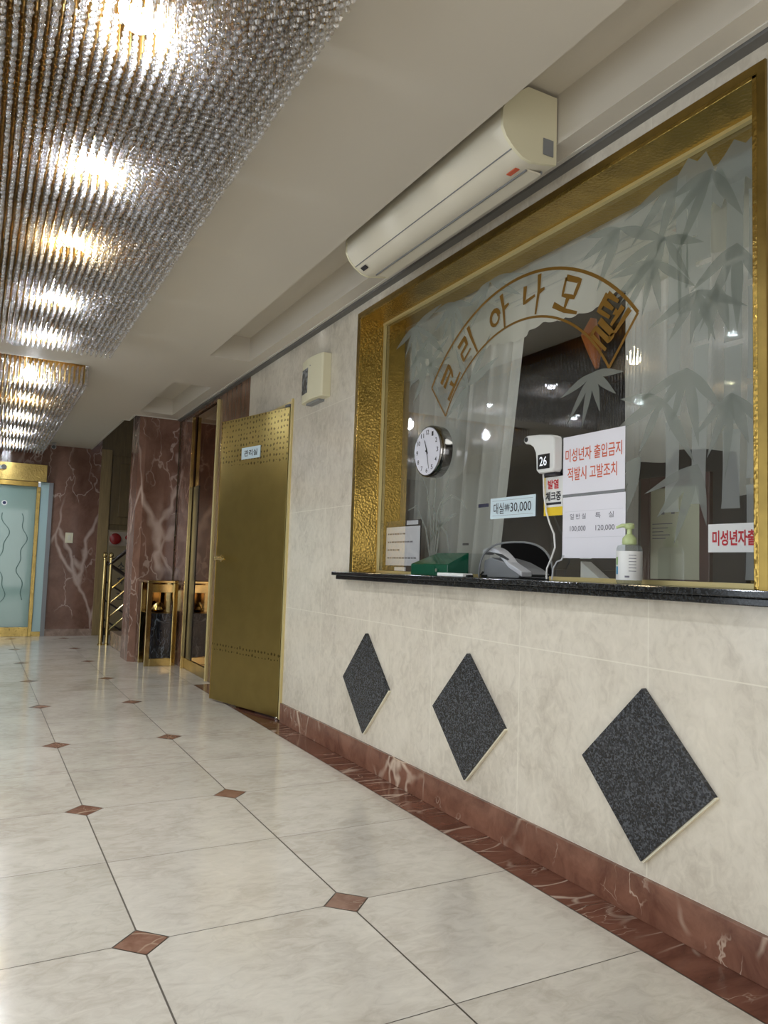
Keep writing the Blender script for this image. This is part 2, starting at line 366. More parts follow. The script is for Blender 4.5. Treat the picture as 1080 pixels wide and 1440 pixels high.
# floor: cream tiles with red corner insets, grout bed, red border strip along the wall
fb = MB(); X0, PX, Y0, PY = .4486, .597, 2.120, .59
gap, hd = .0024, .072
for i in range(-6, 2):
    for j in range(-9, 15):
        xa, xb = X0+PX*i+gap, X0+PX*(i+1)-gap; ya, yb = Y0+PY*j+.0013, Y0+PY*(j+1)-.0013; ce = hd
        pts = []
        last = i == 1            # the row beside the red border keeps its right corners
        if j % 2 == 0: pts += [(xa, ya+ce), (xa+ce, ya)] + ([(xb, ya)] if last else [(xb-ce, ya), (xb, ya+ce)]) + [(xb, yb), (xa, yb)]
        else: pts += [(xa, ya), (xb, ya)] + ([(xb, yb)] if last else [(xb, yb-ce), (xb-ce, yb)]) + [(xa+ce, yb), (xa, yb-ce)]
        fb.add([(p[0], p[1], 0) for p in pts], [tuple(range(len(pts)))], 0)
for i in range(-6, 2):
    for j in range(-9, 16):
        if j % 2 == 0:
            x, y = X0+PX*i, Y0+PY*j; h = hd-.002
            fb.add([(x-h, y, 0), (x, y-h, 0), (x+h, y, 0), (x, y+h, 0)], [(0, 1, 2, 3)], 1)
xs = X0+PX*2
for y in range(-4, 7):
    ya, yb = y*.9+.001, (y+1)*.9-.001
    if ya < 6.4: fb.add([(xs+.002, ya, 0), (1.80, ya, 0), (1.80, yb, 0), (xs+.002, yb, 0)], [(0, 1, 2, 3)], 3)
fb.add([(xs+.002, 6.3, 0), (4.5, 6.3, 0), (4.5, EY+.1, 0), (xs+.002, EY+.1, 0)], [(0, 1, 2, 3)], 0)
fb.add([(-3.4, -3.4, -.002), (4.6, -3.4, -.002), (4.6, 11.0, -.002), (-3.4, 11.0, -.002)], [(0, 1, 2, 3)], 2)
fb.box((-3.4, -3.4, -.1), (4.6, 11.0, -.004), 2)
struct(fb.build('floor', [M['floor'], M['inset'], M['grout'], M['strip']], flip=False))
# right wall with the counter window and the door opening
w = MB(); T = .15; WT = 2.7
w.box((WX, -2.8, 0), (WX+T, 1.28, WT)); w.box((WX, 1.28, 0), (WX+T, 3.70, .94)); w.box((WX, 1.28, 2.385), (WX+T, 3.70, WT))
w.box((WX, 3.70, 0), (WX+T, 4.70, WT)); w.box((WX, 4.70, 2.075), (WX+T, 5.62, WT))
struct(w.build('wall_right', M['wall']))
w = MB(); w.box((WX+.001, 5.62, 0), (WX+T, 6.47, WT)); w.box((WX, 7.31, 0), (WX+T, 7.87, WT)); w.box((WX, 6.47, 2.42), (WX+T, 7.31, WT))
w.box((WX+.12, 6.47, 0), (WX+T+.1, 7.31, 2.42))
struct(w.build('wall_alcove', M['brownwall']))
w = MB(); w.box((WX-.002, 7.31, .0), (WX+.0, 7.87, 2.44)); struct(w.build('trim_1', M['redwall']))
# column of red marble
cx = [(1.45, 7.86), (1.78, 7.86), (1.78, 8.3), (1.39, 8.3), (1.39, 7.915)]
struct(MB().extr([(x, y, 0) for x, y in cx], (0, 0, 2.6)).build('wall_column', M['redwall']))
# base board
w = MB(); w.box((1.778, -2.6, 0), (WX+.004, 4.66, .12))
struct(w.build('baseboard_right', M['base'], bevel=.002))
# ceiling with its recesses
def ceiling():
    holes = [(-1.0, .70, .55, 5.17), (-1.0, .675, 6.08, 10.5), (1.372, 1.662, .2, 5.26), (1.335, 1.648, 6.225, 7.64)]
    deps = [.13, .13, .176, .16]
    X = sorted({-3.3, 1.283, 1.335, 1.752, *[h[0] for h in holes], *[h[1] for h in holes]})
    Y = sorted({-3.0, 5.26, 8.2, EY, 7.86, *[h[2] for h in holes], *[h[3] for h in holes]})
    m = MB()
    for a, c in zip(X, X[1:]):
        for d, e in zip(Y, Y[1:]):
            mx, my = (a+c)/2, (d+e)/2
            if any(h[0] < mx < h[1] and h[2] < my < h[3] for h in holes): continue
            if my > 7.86 and mx > 1.335 or my > 8.2 and mx > 1.283: continue
            m.add([(a, d, CZ), (c, d, CZ), (c, e, CZ), (a, e, CZ)], [(3, 2, 1, 0)])
    for (x0, x1, y0, y1), dp in zip(holes, deps):
        t = CZ+dp
        v = [(x0, y0, CZ), (x1, y0, CZ), (x1, y1, CZ), (x0, y1, CZ), (x0, y0, t), (x1, y0, t), (x1, y1, t), (x0, y1, t)]
        m.add(v, [(4, 7, 6, 5), (0, 4, 5, 1), (1, 5, 6, 2), (2, 6, 7, 3), (3, 7, 4, 0)][::1])
    # closed outer edges and the slab above
    m.add([(1.752, -3, CZ), (1.752, 7.86, CZ), (1.752, 7.86, CZ+.03), (1.752, -3, CZ+.03)], [(0, 1, 2, 3)])
    m.add([(1.283, 8.2, CZ), (1.283, EY, CZ), (1.283, EY, CZ+.5), (1.283, 8.2, CZ+.5)], [(0, 1, 2, 3)])
    m.add([(1.335, 7.86, CZ), (1.335, 8.2, CZ), (1.335, 8.2, CZ+.5), (1.335, 7.86, CZ+.5)], [(0, 1, 2, 3)])
    m.add([(1.283, 8.2, CZ), (1.335, 8.2, CZ), (1.335, 8.2, CZ+.5), (1.283, 8.2, CZ+.5)], [(0, 1, 2, 3)])
    m.box((-3.4, -3.1, CZ+.24), (1.283, 11.1, CZ+.34)); m.box((1.283, -3.1, CZ+.24), (4.6, 7.9, CZ+.34)); m.box((1.283, 7.9, 3.6), (4.6, 11.1, 3.7))
    return m.build('ceiling', M['ceil'], flip=False)
struct(ceiling())
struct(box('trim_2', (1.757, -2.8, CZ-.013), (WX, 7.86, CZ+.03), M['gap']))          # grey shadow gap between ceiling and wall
struct(box('trim_3', (1.738, -2.8, CZ-.004), (1.754, 7.84, CZ+.002), M['lip']))       # pale edge bead of the ceiling
w = MB(); w.box((1.268, 8.2, CZ-.008), (1.284, EY-.01, CZ+.004)); w.box((.85, EY-.016, CZ-.01), (1.27, EY-.001, CZ+.002)); w.box((1.272, 8.19, CZ-.008), (1.337, 8.205, CZ+.004)); w.box((1.322, 7.85, CZ-.008), (1.337, 8.19, CZ+.004)); w.box((1.337, 7.842, CZ-.008), (1.75, 7.858, CZ+.004))
struct(w.build('trim_4', M['lip']))
# end wall: red marble pillar and band round the glass door
w = MB(); w.box((.84, EY-.02, 0), (1.41, EY+.2, 2.62)); w.box((-3.3, EY-.02, 2.19), (.84, EY+.2, 2.62)); w.box((.753, EY-.019, 1.966), (.84, EY+.2, 2.19)); w.box((-3.3, EY-.02, 0), (-1.3, EY+.2, 2.19))
struct(w.build('wall_end', M['redwall']))
struct(box('baseboard_end', (.83, EY-.032, 0), (1.41, EY-.018, .09), M['stair']))
# wood panelled wall at the stairs
w = MB(); w.box((1.41, EY+.02, 0), (4.5, EY+.2, 3.7)); struct(w.build('wall_stair', M['woodpanel']))
struct(box('wall_stair_side', (4.4, 7.9, 0), (4.5, EY+.1, 3.7), M['woodpanel']))
struct(box('trim_5', (1.41, EY-.03, 0), (1.545, EY+.03, 2.47), M['woodtrim'], bevel=.004))
struct(box('wall_stair_back', (1.78, 7.9, 2.6), (4.5, 7.98, 3.7), M['woodpanel']))
# left wall with the window, wall behind the camera with the entrance
w = MB(); w.box((-2.7, -2.8, 0), (-2.6, -.4, CZ)); w.box((-2.7, 4.8, 0), (-2.6, EY, CZ)); w.box((-2.7, -.4, 0), (-2.6, 4.8, .12)); w.box((-2.7, -.4, 2.36), (-2.6, 4.8, CZ))
struct(w.build('wall_left', M['plaster']))
w = MB(); w.box((-2.7, -2.6, 0), (-1.75, -2.5, CZ)); w.box((1.35, -2.6, 0), (WX, -2.5, CZ)); w.box((-1.75, -2.6, 2.36), (1.35, -2.5, CZ))
struct(w.build('wall_back', M['plaster']))
w = MB()
for y in (-.4, 1.3, 3.0, 4.75): w.box((-2.68, y, .12), (-2.62, y+.05, 2.36))
w.box((-2.68, -.4, .12), (-2.62, 4.8, .17)); w.box((-2.68, -.4, 2.31), (-2.62, 4.8, 2.36))
struct(w.build('window_2', M['brass_flat']))
# office behind the glass
w = MB(); w.box((4.3, .4, 0), (4.4, 4.6, 2.66)); w.box((1.945, .4, 0), (4.3, .5, 2.66)); w.box((1.945, 4.5, 0), (4.3, 4.6, 2.66)); w.box((1.95, .5, 2.5), (4.3, 4.5, 2.6))
struct(w.build('wall_office', M['office']))

# ------------------------------------------------------------------ counter window
win = thing('window_1', (WX, 2.49, .975), None, None); del_keys = [k for k in win.keys()]
win['kind'] = 'structure'
fr = MB()
fr.box((1.785, 3.685, .975), (2.07, 3.70, 2.372)); fr.box((1.785, 1.28, 2.36), (2.07, 3.70, 2.375)); fr.box((1.785, 1.28, .975), (2.07, 1.295, 2.372))
frame = fr.build('window_frame', M['brass_ham'], win, bevel=.002)
tr = MB(); tr.box((1.786, 3.70, .975), (1.7945, 3.725, 2.40)); tr.box((1.786, 1.28, 2.374), (1.7945, 3.70, 2.40)); tr.box((1.786, 1.255, .975), (1.7945, 1.28, 2.40))
tr.build('frame_trim', M['brass_flat'], win)
bd = MB(); bd.box((1.928, 3.675, .975), (1.943, 3.685, 2.36)); bd.box((1.925, 1.295, 2.348), (1.943, 3.685, 2.36)); bd.box((1.928, 1.295, .975), (1.943, 1.305, 2.36))
bd.box((1.928, 1.305, .9755), (1.962, 2.262, .99)); bd.box((1.928, 2.752, .9755), (1.962, 3.675, .988))
bd.build('glazing_bead', M['brass_bead'], win)
# pane with the arched ticket opening
def arch_y(n=18):
    a = []
    for k in range(n+1):
        t = k/n*PI; cx_, hw = 2.507, .243
        x = math.cos(t); z = math.sin(t)
        ex = 2/2.7
        a.append((cx_ + hw*math.copysign(abs(x)**ex, x), .977+.148*abs(z)**ex))
    return a   # from +Y to -Y
A = arch_y()
outl = [(3.683, .977)] + A + [(1.297, .977), (1.297, 2.358), (3.683, 2.358)]
pm = MB(); pts = [(GX, y, z) for y, z in outl]
pm.extr(pts, (.008, 0, 0))
pane = pm.build('glass_pane', M['glass'], win)
ar = MB(); ar.tube([(GX+.004, y, z) for y, z in A], .0045, 6); ar.build('arch_edge', M['grey'], pane, smooth=True)
def ribbon(mb, pts, wd_, x, mi=0):
    """strip of width wd_ (number or list) along (Y,Z) points on the plane X = x"""
    n = len(pts); L_ = []; R_ = []
    ww = wd_ if isinstance(wd_, (list, tuple)) else [wd_]*n
    for i in range(n):
        a = pts[max(i-1, 0)]; c = pts[min(i+1, n-1)]
        dx, dz = c[0]-a[0], c[1]-a[1]; l = math.hypot(dx, dz) or 1; nx, nz = -dz/l, dx/l
        L_.append((x, pts[i][0]+nx*ww[i]/2, pts[i][1]+nz*ww[i]/2)); R_.append((x, pts[i][0]-nx*ww[i]/2, pts[i][1]-nz*ww[i]/2))
    mb.add(L_+R_, [(i, i+1, n+i+1, n+i) for i in range(n-1)], mi)
# etched bamboo and orchid
et = MB()
def leaf(y, z, ang, L_, wd_, mb=None, layer=[0]):
    # ang: direction on the wall as seen from the lobby, 0 = right, 90 = up
    layer[0] = (layer[0]+1) % 7
    d = (-math.cos(math.radians(ang)), math.sin(math.radians(ang)))
    n = 7; pts = [(y+d[0]*L_*k/n, z+d[1]*L_*k/n) for k in range(n+1)]
    ww = [wd_*s for s in (.12, .62, .95, 1, .85, .6, .32, .02)]
    ribbon(mb or et, pts, ww, GX-.0012-.0002*layer[0])
def cluster(y, z, angs, L_=.2, wd_=.028):
    for k, a in enumerate(angs): leaf(y, z, a, L_*(.75+.5*random.random()), wd_*(.8+.4*random.random()))
cluster(2.06, 1.735, (200, 232, 255, 285, 320, 350), .20, .034)
for (y, z, an) in [(3.36, 2.26, (200, 235, 265, 300, 330, 10)), (3.0, 2.28, (180, 210, 240, 270, 300, 340)), (3.22, 2.02, (330, 0, 30, 300, 200, 230)), (3.22, 2.17, (215, 250, 280, 320)), (2.71, 2.29, (200, 230, 330, 350)), (2.86, 1.85, (120, 160, 215, 240, 20, 50)), (3.33, 2.12, (250, 280, 310, 335)),
                   (1.93, 2.23, (170, 195, 215, 240, 330)), (1.78, 2.06, (180, 205, 230, 255, 280, 320)), (1.55, 2.27, (190, 215, 240, 300)), (1.68, 2.31, (195, 220, 250)), (1.6, 1.9, (200, 230, 260, 290, 330)), (1.53, 1.9, (235, 260, 285)), (1.64, 1.66, (200, 225, 250, 280, 310)), (1.48, 1.55, (220, 245, 265, 290, 315)), (1.6, 1.35, (200, 225, 250, 280)), (1.74, 1.58, (170, 200, 240, 300)), (1.73, 2.12, (190, 220, 245, 300, 335)), (1.46, 2.0, (210, 240, 270, 300)), (1.83, 1.40, (205, 230, 250))]:
    cluster(y, z, an, .22, .036)
for pts in [[(3.139, .99), (3.154, 1.212), (3.197, 1.389), (3.263, 1.484)], [(3.123, .99), (3.099, 1.279), (3.012, 1.409), (3.002, 1.469)], [(3.112, 1.0), (3.057, 1.31), (2.978, 1.349), (2.888, 1.317), (2.852, 1.276)],
            [(2.95, 1.0), (3.013, 1.174), (3.078, 1.226), (3.167, 1.334)], [(3.157, 1.143), (3.077, 1.209), (3.003, 1.234), (2.932, 1.257)], [(3.077, 1.209), (3.004, 1.247), (2.939, 1.264)], [(3.13, .99), (3.2, 1.2), (3.3, 1.32), (3.38, 1.3)], [(3.13, .99), (3.13, 1.3), (3.11, 1.5), (3.13, 1.62)]]:
    P_ = []
    for a, c in zip(pts, pts[1:]): P_ += [(a[0]+(c[0]-a[0])*t/4, a[1]+(c[1]-a[1])*t/4) for t in range(4)]
    P_.append(pts[-1]); n = len(P_)
    ribbon(et, P_, [.016*(1-.8*k/n) for k in range(n)], GX-.0008)
et.build('etched_leaves', M['etched_dark'], pane, flip=False)
st = MB()
for a, c, wd_ in [((1.687, 2.12), (1.70, 1.20), .055), ((1.669, 2.30), (1.653, 1.84), .045), ((1.575, 2.24), (1.60, 1.22), .055), ((1.465, 2.2), (1.485, 1.2), .06), ((1.62, 2.24), (1.63, 1.92), .04), ((1.395, 2.16), (1.41, .99), .05)]:
    k = max(2, int(abs(a[1]-c[1])/.24))
    for q in range(k):
        t0, t1 = q/k+.008, (q+1)/k-.008
        pts = [(a[0]+(c[0]-a[0])*t, a[1]+(c[1]-a[1])*t) for t in (t0, t0+.02, (t0+t1)/2, t1-.02, t1)]
        ribbon(st, pts, [wd_*1.08, wd_, wd_*.94, wd_, wd_*1.08], GX-.0006)
for (y, z, r) in [(1.62, 2.27, .1), (1.45, 2.24, .11), (1.56, 2.2, .09)]:
    st.add([(GX-.0005, y+r*math.cos(2*PI*k/14)*.8, z+r*math.sin(2*PI*k/14)*(.7+.3*math.sin(3*k))) for k in range(14)], [tuple(range(14))])
st.build('etched_stems', M['etched'], pane, flip=False)
# gold fan outline and the lettering on it
fan = MB(); fc = (2.51, 1.405); fi = (2.51, 1.44)
def arcp(c, R_, a0, a1, n=40): return [(c[0]+R_*math.sin(math.radians(a0+(a1-a0)*k/n)), c[1]+R_*math.cos(math.radians(a0+(a1-a0)*k/n))) for k in range(n+1)]
o_ = arcp(fc, .83, 53.5, -53.5); i_ = arcp(fi, .61, 61, -61)
ribbon(fan, o_, .013, GX-.003); ribbon(fan, i_, .010, GX-.003); ribbon(fan, [o_[0], i_[0]], .009, GX-.0031); ribbon(fan, [o_[-1], i_[-1]], .011, GX-.0031)
fan.build('fan_outline', M['goldink'], pane, flip=False)
GL = {'ko': [[(-.3, .36), (.3, .38), (.24, .1), (.14, -.06)], [(-.3, .13), (.24, .16)], [(-.02, -.04), (0, -.3)], [(-.46, -.32), (.46, -.3)]],
      'ri': [[(-.38, .3), (.02, .34), (.02, .08), (-.34, .03), (-.34, -.24), (.1, -.16)], [(.3, .5), (.28, .1), (.3, -.5)]],
      'a': [[(-.2+.19*math.cos(t*PI/6), -.02+.21*math.sin(t*PI/6)) for t in range(13)], [(.16, .5), (.2, .1), (.18, -.5)], [(.19, .05), (.44, .1)]],
      'na': [[(-.36, .3), (-.34, -.14), (.08, 0.)], [(.18, .52), (.22, .1), (.18, -.5)], [(.2, .05), (.44, .12)]],
      'mo': [[(-.26, .42), (.26, .4), (.2, .02), (-.22, .02), (-.26, .42)], [(0, .02), (-.02, -.28)], [(-.46, -.24), (0, -.31), (.46, -.3)]],
      'tel': [[(-.44, .42), (-.04, .46)], [(-.42, .24), (-.06, .27)], [(-.44, .42), (-.42, .03), (-.02, .1)], [(.0, .26), (.14, .27)], [(.15, .46), (.14, 0)], [(.36, .52), (.35, -.04)], [(-.24, -.1), (.34, -.1), (.32, -.26), (-.22, -.27), (-.22, -.45), (.4, -.44)]]}
le = MB()
for k, (y, z, ang, g, sz) in enumerate([(3.012, 1.90, 50, 'ko', .165), (2.872, 2.033, 31, 'ri', .16), (2.632, 2.118, 10, 'a', .16), (2.405, 2.13, -8, 'na', .16), (2.194, 2.06, -24, 'mo', .165), (1.985, 1.905, -46, 'tel', .17)]):
    a = math.radians(ang); ca, sa = math.cos(a), math.sin(a)
    for q, s_ in enumerate(GL[g]):
        P_ = []
        for p, r in zip(s_, s_[1:]): P_ += [(p[0]+(r[0]-p[0])*t/5, p[1]+(r[1]-p[1])*t/5) for t in range(5)]
        P_.append(s_[-1]); n = len(P_)
        # seen from the lobby right is -Y; the letter is turned by ang against the clock
        W_ = [(y-(px*ca-pz*sa)*sz, z+(px*sa+pz*ca)*sz) for px, pz in P_]
        ww = [sz*(.15-.075*i/(n-1)) for i in range(n)]
        ribbon(le, W_, ww, GX-.0034-.0001*q)
le.build('fan_lettering', M['goldink'], pane, flip=False)

# ------------------------------------------------------------------ granite counter ledge
s_ = MB(); s_.box((1.715, .95, .955), (1.79, 3.80, .975)); s_.box((1.735, .95, .934), (1.79, 3.785, .9545)); s_.box((1.79, 1.281, .941), (2.06, 3.699, .975))
tag(s_.build('granite_counter', M['sill'], bevel=.003), 'long black granite counter ledge running along the wall under the reception window', 'counter')
# diamonds on the wall
for k, (y, lab) in enumerate([(1.661, 'black granite diamond on cream wall, largest and nearest of the three'), (2.58, 'black granite diamond on cream wall, middle one of the three'), (3.488, 'black granite diamond on cream wall, smallest looking and nearest the gold door')]):
    t = thing('wall_diamond', (WX, y, .417), lab, 'wall decoration', 'granite diamonds under the counter')
    h = .251
    sl = [(0, y, .417+h), (0, y-h, .417), (0, y, .417-h), (0, y+h, .417)]
    MB().extr([(WX-.019, *p[1:]) for p in sl], (.019, 0, 0)).build('granite_slab', M['granite'], t, bevel=.0015)
    c_ = MB()  # cream strip along the lower right edge only
    for (a, c) in ((sl[1], sl[2]), ):
        n = Vector((0, -1, -1)).normalized()*.0055
        c_.extr([(WX-.013, a[1], a[2]), (WX-.013, a[1]+n.y, a[2]+n.z), (WX-.013, c[1]+n.y, c[2]+n.z), (WX-.013, c[1], c[2])], (.013, 0, 0))
    tag(c_.build('cream_edge', M['edging'], t), 'cream line along the lower right edge')

# ------------------------------------------------------------------ gold door
d = thing('door_1', (WX, 4.70, 0), None, None); d['kind'] = 'structure'
dd = Vector((1.575-1.795, 5.554-4.70, 0)); dl = dd.length; dd.normalize(); dn = Vector((-dd.y, dd.x, 0))   # dn faces the lobby
if dn.x > 0: dn = -dn
H0 = Vector((1.790, 4.715, 0))
def dpt(s, o, z): p = H0 + dd*s + dn*o; return (p.x, p.y, z)
def dbox(mb, s0, s1, o0, o1, z0, z1, mi=0):
    return mb.extr([dpt(s0, o0, z0), dpt(s1, o0, z0), dpt(s1, o1, z0), dpt(s0, o1, z0)], (0, 0, z1-z0), mi)
leafm = dbox(MB(), .012, dl-.012, -.04, 0, .015, 2.055).build('door_leaf', M['door'], d, bevel=.002)
dbox(MB(), dl-.012, dl-.008, -.042, .002, .015, 2.058).build('edge_strip', M['brass_pol'], d)
sg = dbox(MB(), .385*dl, .655*dl, .0005, .005, 1.745, 1.828).build('door_sign', M['bluepaper'], d)
put_text(MB(), '관리실', dpt(.52*dl, .0056, 1.786), -dd, UZ, .17, .045, .02).build('lettering', M['ink'], sg, flip=False)
ha = MB(); ha.lathe([(.026, 0), (.026, .006), (.012, .01), (.012, .04), (.018, .045), (.018, .05)], (0, 0, 0), 'x', 18)
hm = MB(); R3 = Matrix((( -dn.x*-1, dd.x, 0), (dn.y, dd.y, 0), (0, 0, 1)))
o0 = Vector(dpt(.90*dl, .0, 1.037))
hm.add([o0 + dn*v[0] + dd*v[1] + Vector((0, 0, v[2])) for v in ha.v], ha.f)
hm.tube([tuple(o0+dn*.045+dd*q+Vector((0, 0, zz))) for q, zz in ((.0, 0), (-.04, .002), (-.08, -.003), (-.115, -.008))], [.016, .014, .012, .008], 10)
hm.build('door_handle', M['brass_pol'], d, smooth=True)
pv = MB(); pv.lathe([(.014, 0), (.016, .008), (.008, .022)], (0, 0, 0), 'z', 14); q = Vector(dpt(.03, -.01, .0)); pv.v = [(v[0]+q.x, v[1]+q.y, v[2]+.001) for v in pv.v]
pv.build('floor_pivot', M['chrome'], d, smooth=True)
dbox(MB(), .0, .06, -.05, .004, 2.056, 2.072).build('top_pivot', M['black'], d)
w = MB(); w.box((1.783, 4.672, .012), (WX+.02, 4.70, 2.10)); w.box((1.79, 4.70, 2.072), (WX+.02, 5.62, 2.09)); w.box((1.79, 5.605, 0), (WX+.02, 5.62, 2.09))
w.build('door_frame', M['brass_bead'], d)
struct(box('wall_office_passage', (3.2, 4.62, 0), (3.3, 5.9, 2.5), M['office']))

# ------------------------------------------------------------------ air unit in the ceiling recess
ac = thing('air_conditioner', (1.655, 2.54, 2.385), 'long cream wall air conditioner tucked into the ceiling recess above reception window', 'air conditioner')
PF = [(1.655, 2.385), (1.549, 2.366), (1.512, 2.374), (1.477, 2.396), (1.448, 2.424), (1.432, 2.456), (1.431, 2.513), (1.455, 2.56), (1.531, 2.618), (1.655, 2.618)]
YA, YB = 1.94, 3.14
MB().extr([(x, YA+.012, z) for x, z in PF], (0, YB-YA-.024, 0)).build('body', M['cream2'], ac, smooth=True)
def grow(P_, k): cx_ = sum(p[0] for p in P_)/len(P_); cz_ = sum(p[1] for p in P_)/len(P_); return [(min(cx_+(x-cx_)*k, 1.656), cz_+(z-cz_)*k) for x, z in P_]
for y in (YA, YB-.012):
    MB().extr([(x, y, z) for x, z in grow(PF, 1.02)], (0, .012, 0)).build('end_cap', M['cream'], ac, smooth=True)
gv = MB(); gv.tube([(1.4765, YA+.013, 2.3955), (1.4765, YB-.013, 2.3955)], .0022, 6); gv.build('panel_seam', M['grey'], ac)
lv = MB(); lv.box((1.575, YA+.05, 2.364), (1.63, YB-.05, 2.371)); lv.build('air_louver', M['cream2'], ac)
lv = MB(); lv.box((1.632, YA+.05, 2.371), (1.638, YB-.05, 2.379)); lv.box((1.566, YA+.05, 2.362), (1.571, YB-.05, 2.367)); lv.build('outlet_slot', M['grey'], ac)
lb = MB(); lb.box((1.597, YA-.0035, 2.405), (1.640, YA-.0021, 2.462)); lb.build('rating_label', M['grey'], ac)
lb = MB(); lb.box((1.53, YA+.06, 2.3645), (1.548, YA+.11, 2.3675)); lb.build('red_sticker', M['orangeink'], ac)
lb = MB(); lb.extr([(1.490, YB-.09, 2.3835), (1.507, YB-.09, 2.3735), (1.507, YB-.045, 2.3735), (1.490, YB-.045, 2.3835)], (-.002, 0, -.003)); lb.build('display_window', M['ink'], ac)

# ------------------------------------------------------------------ control box on the wall by the door
cbx = thing('wall_control_box', (WX, 4.25, 2.0), 'cream control box with grey display on the wall between gold door and window', 'control box')
n = 10; prof = [(WX, 4.085), (WX-.052, 4.085), (WX-.06, 4.10)] + [(WX-.06-.014*math.sin(PI*k/n), 4.10+.29*k/n) for k in range(1, n)] + [(WX-.06, 4.39), (WX-.045, 4.415), (WX, 4.415)]
MB().extr([(x, y, 2.005) for x, y in prof], (0, 0, .262)).build('housing', M['cream'], cbx, .003)
sc_ = MB(); sc_.extr([(WX-.0665, 4.375, 2.055), (WX-.0745, 4.27, 2.055), (WX-.0725, 4.27, 2.055), (WX-.0645, 4.375, 2.055)], (0, 0, .155)); sc_.build('display_panel', granite('display_print', (70, 74, 76), (150, 155, 160), .3, 40), cbx)
MB().lathe([(.005, 0), (.004, -.004)], (WX-.072, 4.235, 2.215), 'x', 10).build('indicator', M['grey'], cbx)
MB().box((WX-.04, 4.17, 1.992), (WX, 4.36, 2.005)).build('lower_tray', M['grey'], cbx)

# ------------------------------------------------------------------ clock on its bracket
ck = thing('wall_clock', (GX, 3.0, 1.552), 'round white faced clock with dark chrome rim mounted on the reception glass', 'clock')
cx_, cy_, cz_ = 1.876, 3.085, 1.564; R_ = .124
MB().lathe([(R_-.012, 0), (R_-.004, -.006), (R_, 0), (R_+.002, .02), (R_, .058), (R_-.02, .064)], (cx_, cy_, cz_), 'x', 44).build('rim', mat('dark_chrome', (150, 150, 150), .1, 1.), ck, smooth=True)
MB().lathe([(R_-.010, -.0035), (R_-.010, -.0065)], (cx_, cy_, cz_), 'x', 44).build('dial', mat('dial_white', (222, 222, 232), .35), ck)
for k in range(1, 13):
    a = k*PI/6; rr = R_*.74
    put_text(MB(), str(k), (cx_-.0072, cy_-math.sin(a)*rr, cz_+math.cos(a)*rr), UY, UZ, .016*(1 if k < 10 else 1.7), .022, .012).build('numeral', M['ink'], ck, flip=False)
def hand(name, ang, L_, wd_, tail, x):
    a = math.radians(ang); dy, dz = -math.sin(a), math.cos(a); h = MB(); q = []
    for s_, t in ((-tail, -1), (L_, -.4), (L_, .4), (-tail, 1)): q.append((x, cy_+dy*s_-dz*t*wd_/2*-1, cz_+dz*s_+dy*t*wd_/2*-1))
    h.extr(q, (-.001, 0, 0)).build(name, M['black'], ck)
hand('hour_hand', 336, .062, .006, .014, cx_-.008); hand('minute_hand', 165, .088, .0045, .014, cx_-.0095); hand('second_hand', 345, .05, .0015, .02, cx_-.011)
MB().lathe([(.005, 0), (.005, -.004)], (cx_-.0105, cy_, cz_), 'x', 12).build('hub', M['black'], ck)
MB().lathe([(.03, .064), (.03, .0685)], (cx_, cy_, cz_), 'x', 20).build('mounting_pad', M['darkgrey'], ck)

# ------------------------------------------------------------------ signs on the glass
def sign(name, y0, y1, z0, z1, m, label, cat='sign', x=GX-.0055, th=.0015, group=None, tilt=0.):
    t = thing(name, (x, (y0+y1)/2, z0), label, cat, group)
    bd_ = MB(); bd_.extr([(x, y0, z0), (x, y1, z0), (x, y1, z1), (x, y0, z1)], (th, 0, 0)); return t, bd_.build('board', m, t)
t, bd_ = sign('notice', 1.894, 2.206, 1.298, 1.515, M['paper'], 'white notice with two lines of orange red lettering, upper sheet on the glass')
put_text(MB(), '미성년자 출입금지', (GX-.0062, 2.05, 1.443), UY, UZ, .285, .05, .012).build('lettering', M['orangeink'], bd_, flip=False)
put_text(MB(), '적발시 고발조치', (GX-.0062, 2.055, 1.372), UY, UZ, .25, .05, .012).build('lettering', M['orangeink'], bd_, flip=False)
e_ = MB(); e_.box((GX-.006, 1.893, 1.288), (GX-.004, 2.206, 1.2975)); e_.build('holder_edge', M['grey'], t)
t, bd_ = sign('price_sheet', 1.890, 2.204, 1.06, 1.287, M['paper'], 'white room price sheet with grey figures under the orange lettered notice')
for tx, y, z, wd_, hh in (('일 반 실', 2.122, 1.213, .082, .021), ('특    실', 1.988, 1.213, .09, .021), ('100,000', 2.122, 1.167, .082, .022), ('120,000', 1.985, 1.167, .092, .022)):
    put_text(MB(), tx, (GX-.0062, y, z), UY, UZ, wd_, hh, .006).build('lettering', M['greyink'], bd_, flip=False)
rl = MB(); rl.box((GX-.0062, 1.90, 1.2315), (GX-.0058, 2.19, 1.2323)); rl.box((GX-.0062, 1.90, 1.135), (GX-.0058, 2.19, 1.1358)); rl.build('ruled_line', M['lightgrey'], bd_)
t, bd_ = sign('price_sign', 2.365, 2.664, 1.225, 1.313, M['bluepaper'], 'small pale blue hourly price sign taped to the glass above the arch', x=GX-.0045)
won = put_text(MB(), '대실', (GX-.0052, 2.605, 1.268), UY, UZ, .07, .047, .004); put_text(won, '30,000', (GX-.0052, 2.458, 1.266), UY, UZ, .135, .044, .004); put_text(won, 'W', (GX-.0052, 2.547, 1.268), UY, UZ, .03, .034, .004)
for z in (1.266, 1.274): won.add([(GX-.0053, 2.565, z), (GX-.0053, 2.529, z), (GX-.0053, 2.529, z+.003), (GX-.0053, 2.565, z+.003)], [(0, 1, 2, 3)])
won.build('lettering', M['ink'], bd_, flip=False)
bo = MB()
for z in (1.2375, 1.3005): bo.box((GX-.0051, 2.38, z), (GX-.0046, 2.65, z+.001))
bo.build('border_line', M['greyink'], bd_)
